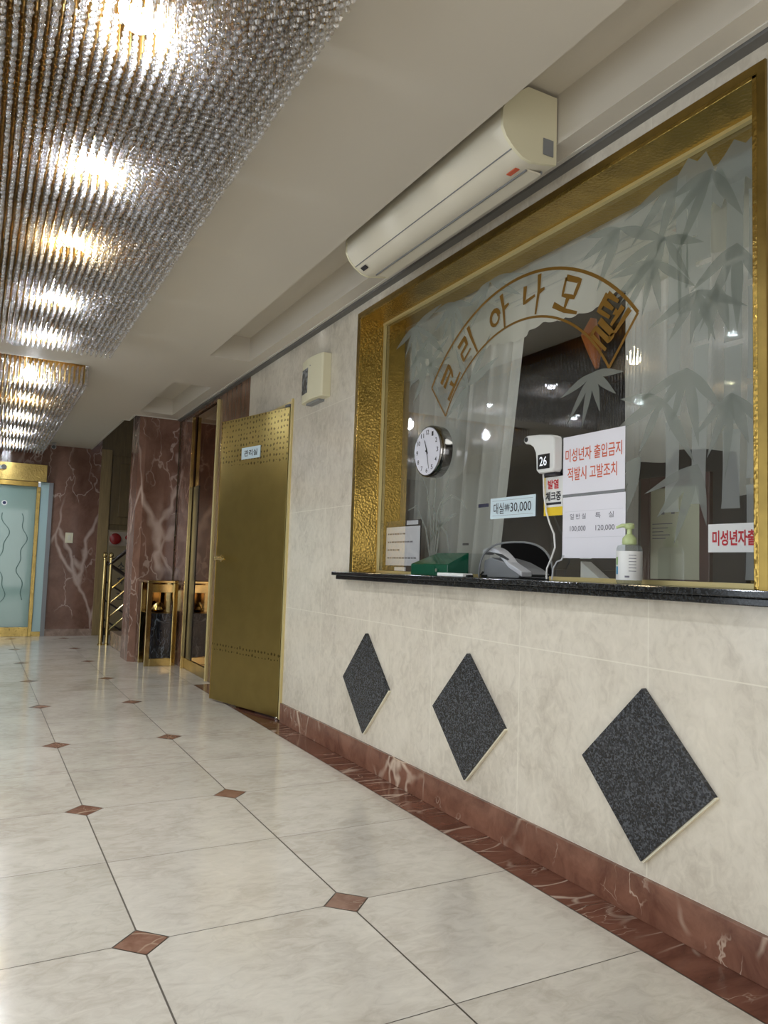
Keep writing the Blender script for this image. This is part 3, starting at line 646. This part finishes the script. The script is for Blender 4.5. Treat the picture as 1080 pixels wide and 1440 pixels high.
t, bd_ = sign('warning_sign', 1.303, 1.557, 1.079, 1.163, M['white'], 'white sign with bold dark red lettering half hidden by the brass post', x=GX-.0065, th=.003)
lx = MB(); chars = '미성년자출입금지'
put_text(lx, chars, (GX-.0072, 1.426, 1.121), UY, UZ, .232, .046, .03); lx.build('lettering', M['redink'], bd_, flip=False)
# fever check card under the thermometer
t, bd_ = sign('check_card', 2.206, 2.312, 1.222, 1.372, M['white'], 'small white and yellow fever check card under the white thermometer')
put_text(MB(), '발열', (GX-.0062, 2.26, 1.343), UY, UZ, .062, .036, .03).build('lettering', M['redink'], bd_, flip=False)
put_text(MB(), '체크중', (GX-.0062, 2.259, 1.297), UY, UZ, .088, .036, .03).build('lettering', M['ink'], bd_, flip=False)
MB().box((GX-.0062, 2.214, 1.264), (GX-.0056, 2.303, 1.273)).build('dark_bar', M['ink'], bd_)
MB().box((GX-.0064, 2.206, 1.222), (GX-.0056, 2.312, 1.255)).build('yellow_band', M['yellow'], bd_)
MB().box((GX-.0064, 2.306, 1.255), (GX-.0056, 2.3125, 1.372)).build('yellow_edge', M['yellow'], bd_)
# wall thermometer
th = thing('wall_thermometer', (GX, 2.26, 1.38), 'white hooked infrared thermometer with black screen mounted on the glass', 'thermometer')
PT = [(2.212, 1.512), (2.212, 1.40), (2.222, 1.385), (2.30, 1.385), (2.316, 1.398), (2.318, 1.44), (2.322, 1.468), (2.336, 1.492), (2.36, 1.506), (2.385, 1.511), (2.397, 1.522), (2.395, 1.536), (2.375, 1.543), (2.30, 1.537), (2.235, 1.528), (2.22, 1.522)]
MB().extr([(GX-.045, y, z) for y, z in PT], (.042, 0, 0)).build('body', M['white'], th, .005, True)
MB().box((GX-.0475, 2.236, 1.400), (GX-.0452, 2.304, 1.457)).build('screen', M['black'], th, .001)
put_text(MB(), '26', (GX-.0479, 2.272, 1.430), UY, UZ, .042, .036, .008).build('screen_digits', emit('digit_glow', (.9, .95, 1), 1.2), th, flip=False)
MB().lathe([(.010, 0), (.009, -.003)], (GX-.0455, 2.378, 1.527), 'x', 16).build('sensor_eye', M['black'], th)
MB().box((GX-.03, 2.222, 1.3745), (GX-.004, 2.285, 1.3855)).build('foot_plate', M['ink'], th)
# its cable
tag(MB().tube([(GX-.02, 2.3015, 1.384), (GX-.018, 2.298, 1.30), (GX-.016, 2.285, 1.235), (GX-.018, 2.262, 1.19), (GX-.02, 2.235, 1.15), (GX-.02, 2.228, 1.10), (GX-.022, 2.245, 1.06), (GX-.022, 2.27, 1.02), (GX-.022, 2.272, .995), (GX-.024, 2.268, .979)], .0035, 8).build('power_cable', M['white'], smooth=True),
    'white cable hanging from the thermometer down to the counter', 'cable')
tag(MB().tube([(GX-.012, 2.19, 1.07), (GX-.02, 2.192, 1.052), (GX-.03, 2.205, 1.046), (GX-.03, 2.225, 1.02), (GX-.03, 2.232, .979)], .003, 8).build('cable_loop', M['lightgrey'], smooth=True),
    'short grey cable loop below the price sheet', 'cable')
# leaflets stand inside the glass at the far jamb
t = thing('notice_stand', (GX+.02, 3.47, .976), 'white lined notice in a clear holder inside the glass by the gold jamb', 'notice')
bd_ = MB().extr([(GX+.03, 3.30, .985), (GX+.03, 3.664, .985), (GX+.03, 3.664, 1.255), (GX+.03, 3.30, 1.255)], (.004, 0, 0)).build('holder', M['darkgrey'], t)
pg = MB().box((GX+.0285, 3.304, 1.018), (GX+.0297, 3.66, 1.222)).build('sheet', M['paper'], t)
ln = MB(); random.seed(3)
for z, a in ((1.185, .2), (1.142, .28), (1.1, .15), (1.058, .3)):
    y = 3.64
    while y > 3.66-a:
        l = random.uniform(.01, .03); MB().box((GX+.0277, y-l, z-.004), (GX+.0284, y, z+.004)).build('printed_mark', M['greyink'], pg); y -= l+.006
MB().box((GX+.028, 3.325, 1.23), (GX+.0297, 3.44, 1.252)).build('header_tab', M['paper'], t)
MB().box((GX+.028, 3.44, .99), (GX+.0297, 3.56, 1.01)).build('footer_tab', M['paper'], t)
# small stickers on the curtain side
tag(MB().box((GX+.010, 2.70, 1.282), (GX+.012, 2.775, 1.297)).build('navy_sticker', M['blueink']), 'small navy sticker on the glass left of the blue price sign', 'sticker')
tag(MB().box((GX+.010, 2.846, 1.116), (GX+.012, 2.892, 1.126)).build('dark_sticker', M['darkgrey']), 'tiny dark sticker low on the glass above the green box', 'sticker')

# ------------------------------------------------------------------ things on the counter
gb = thing('donation_box', (1.82, 2.93, .975), 'dark green translucent acrylic box with sloping top on the counter', 'box')
y0, y1, x0, x1, z0 = 2.76, 3.07, 1.79, 1.90, .9755
MB().add([(x0, y0, z0), (x1, y0, z0), (x1, y1, z0), (x0, y1, z0), (x0, y0, z0+.05), (x1, y0, z0+.105), (x1, y1-.06, z0+.105), (x0, y1, z0+.05)],
         [(0, 3, 2, 1), (4, 5, 6, 7), (0, 1, 5, 4), (1, 2, 6, 5), (2, 3, 7, 6), (3, 0, 4, 7)]).build('body', M['greenacr'], gb, .002)
MB().box((1.788, 2.86, .981), (1.7898, 3.03, 1.018)).build('front_label', M['greenacr'], gb)
MB().lathe([(.008, 0), (.008, -.006)], (1.789, 2.84, 1.0), 'x', 12).build('lock', M['chrome'], gb)
wp = thing('card_tray', (1.775, 2.70, .975), 'flat white tray lying at the counter edge beside the green box', 'tray')
MB().box((1.735, 2.56, .9755), (1.785, 2.755, .990)).build('body', M['white'], wp, .003)
MB().box((1.75, 2.55, .9757), (1.78, 2.56, .9845)).build('clip', M['black'], wp, .001)
# telephone in the arch
ph = thing('desk_phone', (2.02, 2.60, .975), 'grey desk phone with pale curved handset in the arched opening of glass', 'phone')
pb = [(2.74, .977), (2.50, .977), (2.475, .995), (2.52, 1.018), (2.60, 1.045), (2.69, 1.062), (2.735, 1.05)]
MB().extr([(1.965, y, z) for y, z in pb], (.15, 0, 0)).build('base', M['grey'], ph, .004)
hs = []
for k in range(13):
    t_ = k/12; hs.append((2.742-.272*t_, 1.058+.034*math.sin(PI*min(1, t_*1.25+.15))-.075*t_**1.6))
hb = [(y, z+.022) for y, z in hs]+[(y, z) for y, z in hs[::-1]]
hd_ = MB().extr([(1.96, y, z) for y, z in hb], (.055, 0, 0)).build('handset', M['lightgrey'], ph, .004)
MB().extr([(1.9585, y, z) for y, z in [(2.66, 1.082), (2.60, 1.076), (2.55, 1.055), (2.56, 1.05), (2.61, 1.064)]], (.001, 0, 0)).build('handset_slot', M['darkgrey'], hd_)
MB().tube([(1.962, 2.735, 1.0), (1.952, 2.742, .985), (1.95, 2.72, .981), (1.955, 2.70, .983)], .004, 8).build('cord', M['black'], ph, smooth=True)
mo = thing('office_monitor', (2.32, 2.45, .96), 'black computer monitor behind the arched opening', 'monitor')
MB().box((2.30, 2.22, 1.02), (2.33, 2.70, 1.30)).build('panel', M['black'], mo, .004); MB().box((2.31, 2.40, .962), (2.42, 2.52, .972)).build('foot', M['black'], mo); MB().box((2.325, 2.44, .97), (2.345, 2.48, 1.05)).build('neck', M['black'], mo)
MB().box((2.2988, 2.43, 1.068), (2.2998, 2.50, 1.072)).build('badge_line', M['lightgrey'], mo)
kb = tag(MB().box((1.97, 2.30, .9757), (2.05, 2.46, .985)).build('card_reader', M['black'], bevel=.003), 'flat black card reader lying in the arched opening', 'card reader')
# sanitizer
sz = thing('sanitizer_bottle', (1.85, 1.785, .975), 'clear sanitizer bottle with white label and pale green pump on counter', 'bottle')
c = (1.85, 1.785, .9755)
MB().lathe([(.036, 0), (.040, .006), (.040, .112), (.036, .122), (.020, .128)], c, 'z', 32).build('bottle_body', M['bottle'], sz, smooth=True)
lbm = MB(); n = 24
vs = []
for k in range(n+1):
    a = math.radians(40+280*k/n); vs += [(c[0]+.0408*math.cos(a), c[1]+.0408*math.sin(a), c[2]+.012), (c[0]+.0408*math.cos(a), c[1]+.0408*math.sin(a), c[2]+.104)]
lbm.add(vs, [(2*k, 2*k+2, 2*k+3, 2*k+1) for k in range(n)]); label_ = lbm.build('label', M['white'], sz, smooth=True)
lp = MB()
def on_bottle(a0, a1, z0, z1):
    v_ = []
    for k in range(7):
        a = math.radians(a0+(a1-a0)*k/6); v_ += [(c[0]+.0412*math.cos(a), c[1]+.0412*math.sin(a), c[2]+z0), (c[0]+.0412*math.cos(a), c[1]+.0412*math.sin(a), c[2]+z1)]
    return v_, [(2*k, 2*k+2, 2*k+3, 2*k+1) for k in range(6)]
MB().add(*on_bottle(152, 168, .03, .055)).build('blue_mark', mat('cyan_print', (40, 140, 180), .4), label_); MB().add(*on_bottle(152, 166, .06, .085)).build('green_mark', mat('leaf_print', (120, 160, 80), .4), label_)
for z in (.04, .05, .06, .07, .08, .09): lp.add(*on_bottle(222, 255, z, z+.002))
lp.add(*on_bottle(205, 225, .02, .026)); lp.build('small_print', M['greyink'], label_)
MB().lathe([(.021, .126), (.023, .130), (.022, .146), (.013, .156), (.008, .160), (.008, .178)], c, 'z', 24).build('pump_collar', M['greenpump'], sz, smooth=True)
pu = MB(); pu.lathe([(.013, .176), (.016, .180), (.016, .190), (.012, .194)], c, 'z', 20); pu.tube([(c[0], c[1], c[2]+.186), (c[0]-.015, c[1]+.018, c[2]+.187), (c[0]-.026, c[1]+.032, c[2]+.180)], [.008, .006, .004], 10)
pu.build('pump_head', M['greenpump'], sz, smooth=True)

# ------------------------------------------------------------------ inside the office
tag(box('office_desk', (2.075, .6, .90), (2.75, 4.4, .9605), M['office2']), 'dark desk top behind the reception glass', 'desk')
cf = thing('certificate_frame', (2.16, 1.88, .963), 'dark red wooden frame with cream certificate leaning behind the glass', 'picture frame')
ya, yb, za, zb, xx = 1.732, 2.034, .964, 1.362, 2.162
f_ = MB(); f_.box((xx, ya, za), (xx+.02, ya+.042, zb)); f_.box((xx, yb-.042, za), (xx+.02, yb, zb)); f_.box((xx, ya+.042, zb-.042), (xx+.02, yb-.042, zb)); f_.box((xx, ya+.042, za), (xx+.02, yb-.042, za+.03))
f_.build('frame', M['redwood'], cf, .003)
ct = MB().box((xx+.008, ya+.04, za+.028), (xx+.012, yb-.04, zb-.04)).build('certificate', M['creampaper'], cf)
ym = (ya+yb)/2
for k in range(3): MB().box((xx+.0072, ym+.045-.045*k, 1.225), (xx+.0079, ym+.06-.045*k, 1.24)).build('printed_mark', M['greyink'], ct)
for k, (a, z) in enumerate([(.09, 1.19), (.07, 1.175), (.05, 1.162), (.08, 1.15), (.06, 1.138)]): MB().box((xx+.0072, ym+.1-a, z), (xx+.0079, ym+.1, z+.003)).build('printed_line', M['greyink'], ct)
tent = thing('folded_card', (2.06, 2.12, .975), 'white folded card standing inside the glass below the price sheet', 'card')
MB().extr([(2.0, 2.17, .9755), (2.0, 2.05, .9755), (2.0, 2.17, 1.05)], (.05, 0, 0)).build('card', M['white'], tent)
# curtains
def curtain(name, ys, top, bottom, x, fold, amp, m, label, nrow=14, waver=.0, k0=0):
    mb = MB(); n = len(ys); vs = []
    for j in range(nrow+1):
        t_ = j/nrow
        for i, y in enumerate(ys):
            f0, f1 = (top(y), bottom(y)); z = f0+(f1-f0)*t_
            a = amp*(.6+.5*t_)*math.sin(fold*y+k0+.5*math.sin(3*y)) + amp*.35*math.sin(2.3*fold*y+1.3*k0)
            vs.append((x+a, y+waver(y, t_) if callable(waver) else y, z))
    mb.add(vs, [(j*n+i, j*n+i+1, (j+1)*n+i+1, (j+1)*n+i) for j in range(nrow) for i in range(n-1)])
    o = mb.build(name, m, smooth=True, flip=False); tag(o, label, 'curtain'); return o
lin_ = lambda a, c, n: [a+(c-a)*k/n for k in range(n+1)]
curtain('sheer_curtain', lin_(2.72, 3.98, 150), lambda y: 2.34, lambda y: .985, 2.17, 38, .032, M['curtain'], 'white sheer curtain hanging behind the left half of the glass', 20, lambda y, t_: .20*max(0, t_-.15)*(1-(y-2.72)/1.26))
curtain('sheer_curtain', lin_(.72, 2.165, 170), lambda y: 2.34, lambda y: (1.02 if y > 2.07 else 1.44+.015*math.sin(18*y)) if y > 1.66 else 1.24+.05*math.sin(9*y), 2.205, 36, .03, M['curtain'], 'white sheer curtain gathered behind the right half of the glass', 16)
curtain('lace_valance', lin_(.72, 3.98, 420), lambda y: 2.42, lambda y: 2.085-.03*abs(math.sin(7.5*y))-.008*abs(math.sin(41*y)), 2.098, 26, .010, M['valance'], 'cream scalloped lace valance across the top of reception window', 8)
tag(MB().tube([(2.05, 2.17, 1.99), (2.05, 2.19, 1.93), (2.05, 2.165, 1.87), (2.05, 2.15, 1.79)], [.012, .034, .03, .008], 10).build('curtain_tassel', M['orange'], smooth=True), 'orange brown cloth tie hanging at the right curtain edge', 'curtain tie')

# ------------------------------------------------------------------ far end: glass door
dr = thing('door_2', (-.3, EY, 0), None, None); dr['kind'] = 'structure'
h_ = MB(); h_.box((-1.36, EY-.09, 1.965), (.752, EY+.06, 2.185)); h_.build('door_header', M['brass_old'], dr, .003)
h_ = MB(); h_.box((-1.36, EY-.075, 1.90), (.66, EY+.04, 1.963)); h_.build('header_rail', M['brass_flat'], dr, .003)
h_ = MB(); h_.box((.645, EY-.06, 0), (.69, EY+.03, 1.90)); h_.box((-1.30, EY-.06, 0), (-1.25, EY+.03, 1.90)); h_.box((-.33, EY-.05, .0), (-.28, EY+.02, 1.90)); h_.build('door_stile', M['brass_old'], dr, .003)
h_ = MB(); h_.box((-1.25, EY-.05, .0), (-.33, EY+.02, .115)); h_.box((-.28, EY-.05, .0), (.645, EY+.02, .115)); h_.build('kick_rail', M['brass_old'], dr, .003)
h_ = MB(); h_.box((.69, EY-.04, .06), (.79, EY+.02, 1.965)); h_.build('side_panel', M['teal'], dr)
h_ = MB(); h_.box((.69, EY-.045, 0), (.82, EY+.02, .058)); h_.build('side_kick', M['brass_old'], dr)
h_ = MB(); h_.box((.79, EY-.05, 0), (.84, EY+.02, 1.965)); h_.build('side_jamb', M['grey'], dr)
g1 = MB().box((-.28, EY-.02, .115), (.645, EY-.01, 1.90)).build('door_glass', M['frosted'], dr); MB().box((-1.25, EY-.02, .115), (-.33, EY-.01, 1.90)).build('door_glass', M['frosted'], dr)
cv = MB(); random.seed(11)
for (xb, am) in ((.30, .05), (.52, .035), (.1, .05), (-.15, .04)):
    pts = [(xb+am*math.sin(9*z+xb*30)+.02*math.sin(23*z+xb*9), z) for z in lin_(.35+.2*abs(xb), 1.55, 40)]
    n = len(pts)
    cv.add([(p[0]-.006, EY-.0212, p[1]) for p in pts]+[(p[0]+.006, EY-.0212, p[1]) for p in pts], [(i, i+1, n+i+1, n+i) for i in range(n-1)])
cv.build('etched_curve', M['frostline'], g1, flip=False)
stc = MB().lathe([(.032, 0), (.032, -.002)], (.285, EY-.021, 1.675), 'y', 20).build('round_sticker', M['white'], g1); MB().lathe([(.02, 0), (.02, -.001)], (.285, EY-.0232, 1.675), 'y', 16).build('sticker_centre', M['blueink'], g1)
sn = thing('door_sensor', (.2, EY-.09, 2.09), 'black and white motion sensor on the brass header over the glass door', 'sensor')
MB().box((.0, EY-.13, 2.09), (.24, EY-.091, 2.135)).build('housing', M['white'], sn, .004); MB().lathe([(.03, -.04), (.034, -.02), (.03, 0)], (.25, EY-.092, 2.118), 'y', 20).build('sensor_eye', M['black'], sn, smooth=True)
sw = thing('light_switch', (1.065, EY-.02, 1.19), 'cream light switch plate on the red marble pillar', 'switch')
MB().box((1.02, EY-.032, 1.20), (1.115, EY-.0205, 1.335)).build('plate', M['cream'], sw, .003); MB().box((1.05, EY-.037, 1.235), (1.085, EY-.032, 1.30)).build('rocker', M['cream2'], sw, .002)
cc = thing('security_camera', (.80, 10.4, CZ), 'small white bullet security camera at the ceiling corner before the end wall', 'camera')
MB().lathe([(.03, 0), (.03, -.012)], (.80, 10.45, CZ-.004), 'z', 16).build('base', M['white'], cc); MB().tube([(.80, 10.45, CZ-.014), (.80, 10.44, CZ-.045)], .012, 10).build('arm', M['white'], cc)
MB().tube([(.80, 10.50, CZ-.05), (.79, 10.37, CZ-.065)], .028, 16).build('body', M['white'], cc, smooth=True); MB().tube([(.79, 10.369, CZ-.0652), (.789, 10.362, CZ-.066)], .024, 16).build('lens', M['black'], cc)
sd = thing('smoke_detector', (.15, 5.62, CZ), 'white round smoke detector on the ceiling between the two crystal panels', 'smoke detector')
MB().lathe([(.06, 0), (.06, -.012), (.05, -.02)], (.15, 5.62, CZ-.0005), 'z', 24).build('base', M['white'], sd, smooth=True); MB().lathe([(.045, -.02), (.04, -.035), (.02, -.042)], (.15, 5.62, CZ), 'z', 24).build('head', M['lightgrey'], sd, smooth=True)

# ------------------------------------------------------------------ stairs, hydrant cabinet, rail, stand, lift door
st_ = thing('staircase', (1.45, 8.6, 0), 'grey brown marble staircase rising to the right behind red marble column', 'stairs')
for k in range(8):
    MB().box((1.45+.28*k, 8.31 if k == 0 else 8.31, .17*k), (4.38 if k == 7 else 1.45+.28*(k+1)+.0, 9.42, .17*(k+1))).build('step', M['stair'], st_, .006) if k == 0 else MB().box((1.45+.28*k, 8.31, 0), (1.45+.28*(k+1), 9.42, .17*(k+1))).build('step', M['stair'], st_, .006)
MB().box((1.46, 7.93, 0), (1.78, 8.30, .165)).build('plinth', M['stair'], st_, .006) if False else None
rl = thing('brass_railing', (1.38, 9.48, 0), 'brass stair railing with two posts and rising bars beside the marble steps', 'railing')
for x in (1.35, 1.42):
    p_ = MB().lathe([(.03, 0), (.03, .015), (.021, .02), (.021, 1.0), (.028, 1.005), (.028, 1.02)], (x, 9.47, .0), 'z', 18).build('post', M['brass_pol'], rl, smooth=True)
    MB().lathe([(.006, 1.02), (.022, 1.03), (.031, 1.05), (.024, 1.075), (.006, 1.085)], (x, 9.47, 0), 'z', 18).build('finial', M['brass_pol'], p_, smooth=True)
MB().tube([(1.40, 9.47, .94), (2.45, 9.47, 1.88)], .022, 12).build('handrail', M['darkrail'], rl, smooth=True)
for k in range(4): MB().tube([(1.42, 9.47, .64-.16*k), (2.45, 9.47, 1.58-.16*k)], .011, 8).build('rail_bar', M['brass_pol'], rl, smooth=True)
r2_ = thing('stair_banister', (1.45, 9.9, 0), 'dark banister sloping down to the right behind the brass railing', 'banister')
for k in range(4): MB().tube([(1.42, 9.85, .97-.23*k), (1.42+min(.9, (.94-.23*k)/.66), 9.85, max(.03, .97-.23*k-.594))], .022 if k == 0 else .012, 8).build('handrail' if k == 0 else 'rail_bar', M['darkrail'], r2_, smooth=True)
MB().tube([(1.42, 9.85, 0), (1.42, 9.85, .98)], .02, 10).build('post', M['darkrail'], r2_, smooth=True)
hc = thing('hydrant_cabinet', (1.95, EY-.02, .1), 'beige fire hydrant cabinet with red bell and black vertical lettering', 'fire cabinet')
MB().box((1.55, EY-.025, .10), (2.30, EY+.018, 1.40)).build('body', M['cabinet'], hc, .004)
cdoor = MB().box((1.565, EY-.032, .14), (2.285, EY-.0255, 1.15)).build('door', M['cabinet'], hc, .002)
for k, ch in enumerate('소화전'): put_text(MB(), ch, (1.735, EY-.0325, .92-.2*k), (1, 0, 0), UZ, .085, .10, .02).build('lettering', M['ink'], cdoor, flip=False)
MB().box((1.565, EY-.030, 1.19), (2.285, EY-.0255, 1.375)).build('control_strip', mat('strip_grey', (150, 136, 120), .4), hc)
MB().lathe([(.07, 0), (.075, -.02), (.06, -.035), (.02, -.04)], (1.64, EY-.031, 1.28), 'y', 28).build('alarm_bell', M['redlamp'], hc, smooth=True)
MB().lathe([(.035, 0), (.035, -.01), (.02, -.03)], (1.80, EY-.031, 1.305), 'y', 20).build('alarm_lamp', mat('lamp_red', (120, 30, 28), .2), hc, smooth=True); MB().lathe([(.018, 0), (.018, -.008)], (1.80, EY-.031, 1.225), 'y', 14).build('push_button', M['ink'], hc)
sp = MB(); vs = [(1.593+.022*math.cos(2*PI*k/18), EY-.0315, 1.275+.06*math.sin(2*PI*k/18)) for k in range(18)]; sp.extr(vs, (0, -.006, 0)); sp.build('speaker_grille', M['lightgrey'], hc)
# wood door panel moulding above the cabinet
wp = MB(); wp.box((1.56, EY+.0, 1.47), (2.4, EY+.019, 2.40)); struct(wp.build('trim_6', M['woodpanel'], bevel=.006))
wp = MB(); wp.box((1.66, EY-.012, 1.58), (2.3, EY-.001, 2.30)); struct(wp.build('trim_7', M['woodpanel'], bevel=.012))
struct(box('trim_8', (1.50, EY-.005, .0), (1.62, EY+.019, .1), M['black']))
# brass stand with the black marble panel in front of the column
bs = thing('brass_stand', (1.62, 7.65, 0), 'brass framed stand with black marble front panel before the red marble column', 'stand')
XA, XB, YA_, YB_ = 1.475, 1.765, 7.50, 7.84
for x in (XA, XB-.045):
    for y in (YA_, YB_-.04): MB().box((x, y, 0), (x+.045, y+.04, .79)).build('post', M['brass_pol'], bs, .003)
MB().box((XA+.046, YA_+.012, .075), (XB-.046, YA_+.03, .50)).build('marble_panel', M['blackmarble'], bs)
MB().box((XA+.046, YA_+.004, 0), (XB-.046, YA_+.036, .072)).build('bottom_rail', M['brass_pol'], bs, .002)
MB().box((XA+.046, YB_-.03, .0), (XB-.046, YB_-.02, .78)).build('back_mirror', M['mirror_gold'], bs)
MB().box((XA+.046, YA_+.04, .49), (XB-.046, YB_-.045, .5)).build('shelf', M['brass_flat'], bs)
MB().box((XA, YA_, .792), (XB, YB_, .815)).build('top', M['brass_pol'], bs, .003)
MB().box((XA+.046, YA_+.01, .70), (XB-.046, YA_+.02, .78)).build('top_rail', M['brass_pol'], bs, .002)
MB().lathe([(.03, .502), (.07, .53), (.055, .57), (.02, .60)], (1.62, 7.66, 0), 'z', 18).build('brass_bowl', M['brass_pol'], bs, smooth=True)
struct(box('trim_9', (1.770, 7.285, 0), (1.80, 7.309, 2.40), M['brass_pol'], bevel=.002))
ed = thing('elevator_door', (1.835, 6.9, 0), 'polished bronze lift door panel in the alcove beside the gold door', 'lift door')
MB().box((1.812, 6.50, .10), (1.86, 7.07, 2.41)).build('mirror_panel', M['mirror_gold'], ed)
MB().box((1.806, 7.075, .10), (1.86, 7.285, 1.72)).build('black_glass_strip', M['black'], ed)
MB().box((1.812, 7.075, 1.725), (1.86, 7.285, 2.41)).build('upper_panel', M['mirror_gold'], ed)
MB().box((1.800, 6.48, .0), (1.86, 7.29, .098)).build('kick_plate', M['brass_flat'], ed, .003)
MB().box((1.798, 6.476, .0), (1.86, 6.499, 2.41)).build('side_jamb', M['brass_pol'], ed, .003)
struct(box('trim_10', (1.775, 6.44, 0), (1.81, 6.475, 2.42), M['brass_bead'], bevel=.003))

# ------------------------------------------------------------------ crystal ceiling panels
def bead_strand(nb, r=.0082):
    """nb faceted beads strung downwards from z = 0; lowest bead at the bottom"""
    vs = []; fs = []
    for q in range(nb):
        z = -(q+.5)*.0165; n0 = len(vs)
        for zz, rr in ((.0078, .0034), (0, r), (-.0078, .0034)):
            a0 = .3*q + (PI/6 if zz == 0 else 0)
            vs += [(rr*math.cos(a0+PI/3*k), rr*math.sin(a0+PI/3*k), z+zz) for k in range(6)]
        for l in range(2):
            for k in range(6): fs.append((n0+l*6+k, n0+l*6+(k+1) % 6, n0+(l+1)*6+(k+1) % 6, n0+(l+1)*6+k))
        fs.append(tuple(n0+12+k for k in range(6)))
    return np.array(vs), fs
def prism(r, z0, z1):
    vs = [(r*math.cos(PI/2*k+.4), r*math.sin(PI/2*k+.4), z) for z in (z0, z1) for k in range(4)]
    return np.array(vs), [(k, (k+1) % 4, 4+(k+1) % 4, 4+k) for k in range(4)] + [(0, 1, 2, 3)]
def scatter(name, tpl, pts, m, parent):
    v, f = tpl; P = np.array(pts); off = np.array(WLOC[parent]); nv = len(v)
    an = np.random.RandomState(4).uniform(0, 2*PI, len(P)); ca, sa = np.cos(an)[:, None], np.sin(an)[:, None]
    rv = np.stack([v[None, :, 0]*ca - v[None, :, 1]*sa, v[None, :, 0]*sa + v[None, :, 1]*ca, np.repeat(v[None, :, 2], len(P), 0)], -1)
    allv = (rv + P[:, None, :] - off).reshape(-1, 3)
    me = bpy.data.meshes.new(name)
    lens = np.array([len(x) for x in f]); idx = np.concatenate([np.array(x) for x in f])
    N = len(P); li = (idx[None, :] + (np.arange(N)*nv)[:, None]).ravel(); lt = np.tile(lens, N); ls = np.concatenate([[0], np.cumsum(lt)[:-1]])
    me.vertices.add(len(allv)); me.vertices.foreach_set('co', allv.astype(np.float32).ravel())
    me.loops.add(len(li)); me.loops.foreach_set('vertex_index', li.astype(np.int32))
    me.polygons.add(len(lt)); me.polygons.foreach_set('loop_start', ls.astype(np.int32)); me.polygons.foreach_set('loop_total', lt.astype(np.int32))
    me.update(calc_edges=True); me.validate(); me.materials.append(m)
    o = bpy.data.objects.new(name, me); COL.objects.link(o); o.parent = parent; o['kind'] = 'stuff'; return o
def in_view(p):
    d_ = Vector(p) - Vector((0, 0, CAM_H)); z = d_.dot(fwd)
    if z < .1: return None
    x = 540+F_PX*d_.dot(r2)/z; y = 720-F_PX*d_.dot(u2)/z
    return z if 0 < x < 1080 and 0 < y < 1440 else None
ZT, ZB = CZ+.12, 2.30
def chandelier(x0, x1, y0, y1, dx, dy, lamps, nb, label, top100=True):
    t = thing('crystal_chandelier', ((x0+x1)/2, (y0+y1)/2, ZT), label, 'chandelier', 'crystal ceiling lights')
    MB().box((x0+.005, y0+.005, ZT-.01), (x1-.005, y1-.005, ZT-.001)).build('ceiling_plate', M['plate'], t)
    S = []; Rr = []; random.seed(5)
    nx, ny = int(round((x1-x0-.02)/dx)), int(round((y1-y0-.02)/dy))
    for i in range(nx+1):
        for j in range(ny+1):
            x, y = x1-.01-dx*i, y0+.01+dy*j
            jx, jy = random.uniform(-.002, .002), random.uniform(-.003, .003)
            if any((x-lx)**2+(y-ly)**2 < .058**2 for lx, ly, w_ in lamps): continue
            edge = i < 2 or j < 2 or j > ny-2 or i > nx-2
            S.append((x+jx, y+jy, ZB+.0165*nb+random.uniform(-.004, .004)))
            Rr.append((x-dx/2, y+dy/2, ZB))
    tpl = bead_strand(nb); rod = prism(.0027, .03, ZT-ZB-.012)
    key = lambda p: (in_view((p[0], p[1], ZB)) or 99)
    S.sort(key=key); Rr.sort(key=key)
    k = 100 if top100 else 0
    scatter('crystal_strands', tpl, S[k:], M['crystal'], t); scatter('brass_rods', rod, Rr[k:], M['rod'], t)
    def proto(nm, tp, m):
        me = bpy.data.meshes.new(nm); me.from_pydata([tuple(v) for v in tp[0]], [], tp[1]); me.materials.append(m)
        return bpy.data.objects.new(nm, me)
    for nm, tp, m, P in (('crystal_strand', tpl, M['crystal'], S[:k]), ('brass_rod', rod, M['rod'], Rr[:k])):
        pr = None
        for p in P:
            o = proto(nm, tp, m) if pr is None else pr.copy()
            pr = pr or o; COL.objects.link(o); o.parent = t; o.location = Vector(p)-WLOC[t]; o.rotation_euler.z = random.uniform(0, 6.28)
    for lx, ly, warm in lamps:
        MB().lathe([(.004, -.05), (.028, -.042), (.046, -.02), (.05, 0), (.042, .024), (.022, .044), (.018, .06)], (lx, ly, 2.39), 'z', 16).build('lamp_bulb', M['bulbwarm'] if warm else M['bulb'], t, smooth=True)
        MB().lathe([(.02, .06), (.02, ZT-2.39-.012)], (lx, ly, 2.40), 'z', 12).build('lamp_socket', M['brass_flat'], t)
lx = (.28, -.62)
chandelier(-1.0, .70, .55, 5.17, .0285, .0285, [(x, y, w_) for x in lx for y, w_ in ((1.15, 0), (1.93, 0), (2.74, 0), (3.45, 1), (4.25, 0), (5.0, 0))], 6, 'long near panel of hanging crystal strands and brass rods on the ceiling')
chandelier(-1.0, .675, 6.08, 10.5, .034, .036, [(x, y, w_) for x in lx for y, w_ in ((6.3, 0), (7.1, 1), (8.0, 0), (9.0, 0), (10.0, 0))], 9, 'far panel of hanging crystal strands before the glass door')
